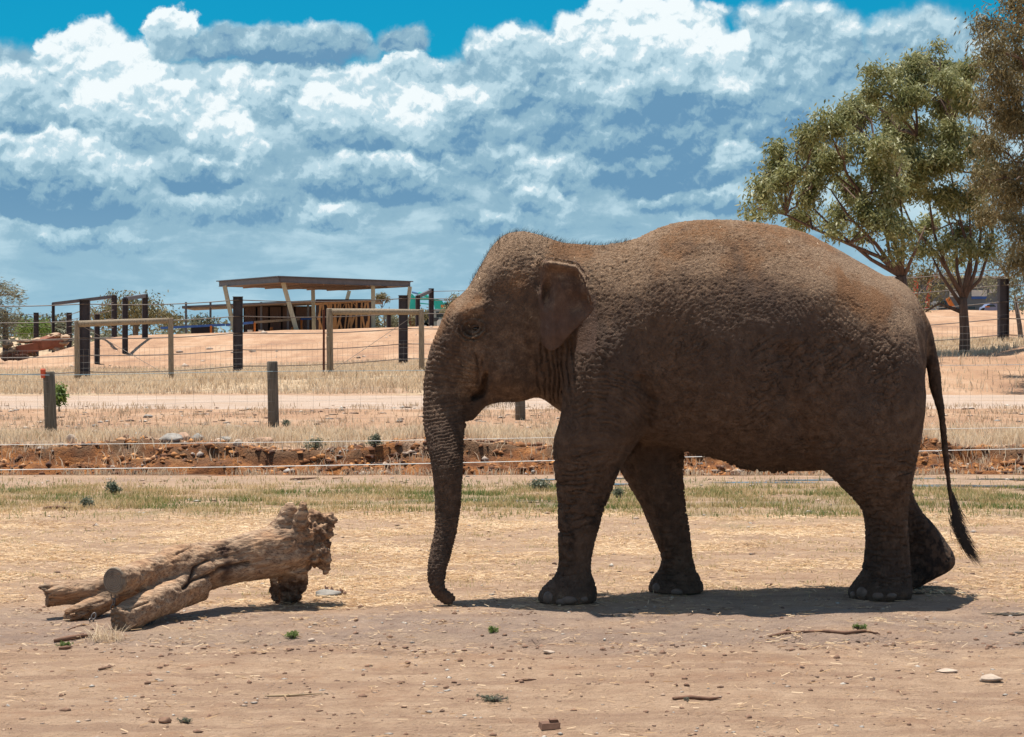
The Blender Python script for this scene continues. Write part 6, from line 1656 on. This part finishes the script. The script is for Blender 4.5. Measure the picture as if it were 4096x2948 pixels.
# dry grass on the bank and past it
n, X, Y = place(36000, -12, 13, 29.3, 38.5, lambda x, y: np.clip(band(y + .8 * fbm(x / 2, y, 7., 2), 30.4, 36.2, .9) * (.12 + 1.2 * sst(fbm(x / 1.4, y / .9, 41., 3), -.15, .5)) * (1 - .35 * sst(x, -5.2, -6.5)) + .04 + .25 * band(y, 29.4, 30.6, .2) * sst(fbm(x / .6, 2., 1., 2), .1, .4), 0, 1))
g_ = np.clip(.30 + .5 * fbm(X / 1.3, Y / .7, 9., 3) + rng.normal(0, .2, n), 0, 1)
tag(blades(n, X, Y, .16, .011, .7, g_, MG2, 'bank_grass'), 'dry straw-coloured grass along the top of the ditch bank', 'grass')
n, X, Y = place(2600, -8, 8, 25.0, 25.5, lambda x, y: sst(pn(x / .7, 3.), -.3, .4))
tag(blades(n, X, Y, .10, .008, .6, rng.random(n) * .7, MG2, 'lip_grass'), 'short dry grass fringe on the near edge of the ditch', 'grass')
n, X, Y = place(14000, -16, 16, 38, 50, lambda x, y: .35 * sst(fbm(x / 2., y / 1.2, 43., 3), .1, .5) + .02)
tag(blades(n, X, Y, .12, .016, .7, np.clip(.3 + rng.random(n) * .5, 0, 1), MG2, 'verge_grass'), 'scattered dry grass on the tan verge before the road', 'grass')
n, X, Y = place(70000, -34, 36, 59, 97, lambda x, y: np.clip((.5 + .8 * fbm(x / 5., y / 2.5, 47., 3)) * (1 - .9 * sst(x, 8, 12) * band(y, 56, 74, 2)), 0, 1), 4)
g_ = np.clip(.30 + .45 * fbm(X / 5, Y / 3, 9., 3) + rng.normal(0, .2, n), 0, 1)
tag(blades(n, X, Y, .22, .028, .7, g_, MG2, 'paddock_grass'), 'pale dry grass covering the paddock beyond the road', 'grass')

# ---- straw lying about
def straw(n, X, Y, ln, wd, tint, name, lift=.006):
    Z = ground_z(X, Y) + lift + rng.random(n) * .012
    a = rng.normal(0.0, .75, n); L = ln * (.4 + 1.2 * rng.random(n) ** 1.5)
    t = np.stack([np.cos(a), np.sin(a), rng.normal(0, .12, n)], 1) * L[:, None] / 2; s2 = np.stack([-np.sin(a), np.cos(a), rng.normal(0, .5, n)], 1) * (wd * (.5 + rng.random(n)))[:, None] / 2
    c = np.stack([X, Y, Z], 1)
    V_ = np.stack([c - t - s2, c + t - s2, c + t + s2, c - t + s2], 1).reshape(-1, 3)
    me = grid_mesh(name, V_, np.arange(n * 4).reshape(n, 4), M_straw, False); set_attr(me, 'tint', np.repeat(tint, 4)); o = link(me, name); o['kind'] = 'stuff'; return o
M_straw = grass_mat('loose_straw', [(0, (.86, .68, .46)), (.45, (.70, .50, .30)), (.8, (.48, .30, .16)), (1, (.28, .165, .09))])
n, X, Y = place(60000, -6, 7, 12.8, 20.5, lambda x, y: np.clip((.10 + 1.1 * sst(fbm(x / 1.6, y / .9, 35., 4), -.25, .45)) * (1 - .6 * sst(x, -.6, .6) * sst(x, 4.5, 2) * sst(y, 17, 14)) * band(y * (1 + 0.05 * fbm(x / 3.2, y / 3.0, 21.0, 3)) + 0.9 * fbm(x / 1.3, y / 0.8, 23.0, 3), 12.9, 19.8, .9), 0, 1), 4)
tag(straw(n, X, Y, .055, .0042, np.clip(rng.random(n) * .8 + .3 * fbm(X, Y, 2., 2), 0, 1), 'straw'), 'trampled straw spread behind the log and the elephant', 'straw')
n, X, Y = place(5500, -4.4, 4.4, 8.4, 13.0, lambda x, y: sst(fbm(x / .5, y / .25, 51., 3), -.1, .55) * (.25 + .75 * band(y, 11.0, 13.0, .3)) + .03)
tag(straw(n, X, Y, .042, .0034, rng.random(n), 'loose_straw'), 'loose bits of straw on the foreground dirt', 'straw')

# ---- little stones and clods, joined
def bits(n, X, Y, size, mat, name, zs=.6):
    base = np.array([[1, 0, 0], [0, 1, 0], [-1, 0, 0], [0, -1, 0], [0, 0, 1], [.7, .7, .55], [-.7, .6, .5], [0, 0, -1]], float)
    base = np.array([(math.cos(t) * r_, math.sin(t) * r_, z_) for z_, r_, o_ in ((-.5, .8, 0), (.25, 1, .5)) for t in [o_ + k * 1.2566 for k in range(5)]] + [(0, 0, .9)])
    F = [(i, (i + 1) % 5, 5 + i) for i in range(5)] + [((i + 1) % 5, 5 + (i + 1) % 5, 5 + i) for i in range(5)] + [(5 + i, 5 + (i + 1) % 5, 10) for i in range(5)]
    Z = ground_z(X, Y); s2 = size * (.35 + rng.random(n) ** 5 * 3.2); a = rng.uniform(0, 6.28, n)
    P_ = base[None] * (1 + rng.normal(0, .34, (n, 11, 3))); P_[..., 2] *= zs; P_ *= s2[:, None, None]
    x_ = P_[..., 0] * np.cos(a)[:, None] * 1.3 - P_[..., 1] * np.sin(a)[:, None]; y_ = P_[..., 0] * np.sin(a)[:, None] * 1.3 + P_[..., 1] * np.cos(a)[:, None]
    V_ = np.stack([x_ + X[:, None], y_ + Y[:, None], P_[..., 2] + Z[:, None] + s2[:, None] * .12], -1).reshape(-1, 3)
    T = (np.array(F)[None] + np.arange(n)[:, None, None] * 11).reshape(-1, 3)
    me = grid_mesh(name, V_, T, mat, False); o = link(me, name); o['kind'] = 'stuff'; return o
mix_rock, nt = new_mat('mixed_pebble'); q = nt.noise(nt.pos(), 3.1, 1, .5)
v_ = nt.vor(nt.pos(), 9, out=1)
nt.put(nt.b.inputs['Base Color'], nt.ramp(nt.sep(v_)[0], [(0, (.12, .07, .048)), (.35, (.27, .17, .115)), (.6, (.42, .28, .19)), (.85, (.36, .32, .28)), (1, (.60, .54, .46))])); nt.b.inputs['Roughness'].default_value = .9
n, X, Y = place(7000, -4.5, 4.5, 8.3, 13.5, lambda x, y: .25 + .75 * sst(fbm(x / .6, y / .4, 61., 3), -.1, .4))
tag(bits(n, X, Y, .0038, mix_rock, 'gravel'), 'fine gravel scattered over the foreground dirt', 'gravel')
n, X, Y = place(3000, -4.5, 4.5, 8.3, 13.0, lambda x, y: .10 + .9 * np.exp(-((y - 11.25) / .13) ** 2) + .4 * sst(fbm(x / .5, y / .4, 63., 3), .25, .6))
tag(bits(n, X, Y, .0046, M_clod, 'dirt_clods', .95), 'small dark clods of earth on the foreground dirt', 'clods')
n, X, Y = place(2600, -8, 8, 13.5, 25, lambda x, y: .3 + .7 * sst(fbm(x / .9, y / .5, 65., 3), 0, .5))
tag(bits(n, X, Y, .0085, mix_rock, 'scattered_stones'), 'small stones among the straw and short grass', 'stones')
mix_red, nt = new_mat('mixed_red_rubble'); v_ = nt.vor(nt.pos(), 6, out=1)
nt.put(nt.b.inputs['Base Color'], nt.ramp(nt.sep(v_)[0], [(0, (.07, .032, .020)), (.3, (.17, .072, .034)), (.55, (.30, .125, .045)), (.8, (.55, .25, .08)), (.93, (.40, .28, .20)), (1, (.42, .38, .34))])); nt.b.inputs['Roughness'].default_value = .95
n, X, Y = place(12000, -9, 10, 27.4, 30.6, lambda x, y: .3 + .7 * sst(fbm(x / 1.2, y / .7, 67., 3), -.2, .4))
tag(bits(n, X, Y, .019, mix_red, 'bank_rubble', .7), 'broken orange and brown rubble down the ditch bank', 'rubble')
n, X, Y = place(2400, -14, 16, 31, 50, lambda x, y: .5 + 0 * x)
tag(bits(n, X, Y, .024, mix_rock, 'verge_stones', .5), 'small pale stones on the verge beyond the ditch', 'stones')
n, X, Y = place(260, -28, 10, 96, 118, lambda x, y: .5 + 0 * x)
tag(bits(n, X, Y, .05, M_stonel, 'mound_stones', .8), 'pale stones strewn over the dirt mound', 'stones')

# ---- low plants that can be told apart
ML_salt = leaf_material('saltbush_leaves', (.080, .095, .065), (.16, .18, .12), (.25, .27, .19))
def tuft(sx_, sy_, wpx, hpx, mat, label, name='saltbush', cat='bush', cnt=26, ll=.5):
    p = gp(sx_, sy_); k = p[1] / 8000; w_ = wpx * k / 2; h_ = hpx * k
    root = thing(name, label, cat, tuple(p)); e = []
    mb = MB()
    for i in range(cnt):
        q = p + (rng.normal(0, .45) * w_, rng.normal(0, .3) * w_, h_ * (.25 + .6 * rng.random())); mb.tube([p + (rng.normal(0, .1) * w_, 0, -.01), (p + q) / 2 + (0, 0, h_ * .05), q], [.005, .004, .002], 3, False); e.append(q)
    mb.build('stems', M_barkg, root)
    V_, Q_, t_ = leaves(np.array(e), 22, h_ * .13, h_ * ll * .35, h_ * .12, 0, 1)
    leaf_obj('foliage', V_, Q_, t_, mat, root)
tuft(452, 1978, 56, 52, ML_salt, 'grey-green saltbush standing in the dirt strip left of centre')
tuft(345, 2030, 56, 40, ML_salt, 'low grey-green saltbush in the grass behind the dark stick')
tuft(2165, 1962, 96, 46, ML_salt, 'wide grey-green bush in the grass between trunk and fore leg')
tuft(2472, 1990, 46, 36, ML_salt, 'small grey-green bush in the gap between the fore legs')
tuft(1147, 1708, 36, 28, ML_salt, 'small grey-green bush at the foot of the middle fence post')
tuft(1258, 1800, 70, 46, ML_salt, 'dull green bush hanging on the bank right of the pink boulder')
tuft(1500, 1805, 50, 48, ML_salt, 'grey tussock on the red bank left of the trunk')
tuft(262, 2585, 72, 18, ML_green, 'small bright green tuft on the dirt below the log', 'green_tuft', 'plant', 30, .8)
tuft(1175, 2552, 60, 26, ML_green, 'spiky green and straw tuft on the dirt below the root end of the log', 'green_tuft', 'plant', 20, .9)
tuft(1970, 2532, 50, 26, ML_green, 'green and straw tuft on the dirt below the trunk tip', 'green_tuft', 'plant', 20, .9)
tuft(1980, 2805, 130, 24, ML_salt, 'flat grey-green weed on the foreground dirt left of centre', 'flat_weed', 'plant', 40, .7)
tuft(745, 2892, 60, 22, ML_salt, 'small grey-green weed on the dirt at the lower left', 'flat_weed', 'plant', 20, .7)
tuft(2745, 2802, 50, 12, ML_salt, 'tiny grey weed beside the dark twig in the foreground', 'flat_weed', 'plant', 16, .7)
tuft(3440, 2520, 60, 22, ML_green, 'green and straw tuft on the damp dirt below the hind foot', 'green_tuft', 'plant', 20, .9)
# tuft of dry grass in front of the lower sawn foot
X = rng.normal(gp(425, 2560)[0], .05, 110); Y = rng.normal(gp(425, 2560)[1], .03, 110)
o = blades(110, X, Y, .085, .0040, 1.2, rng.random(110) * .6, MG2, 'dry_tuft'); tag(o, 'dry grass tuft in front of the lower sawn foot of the log', 'grass')
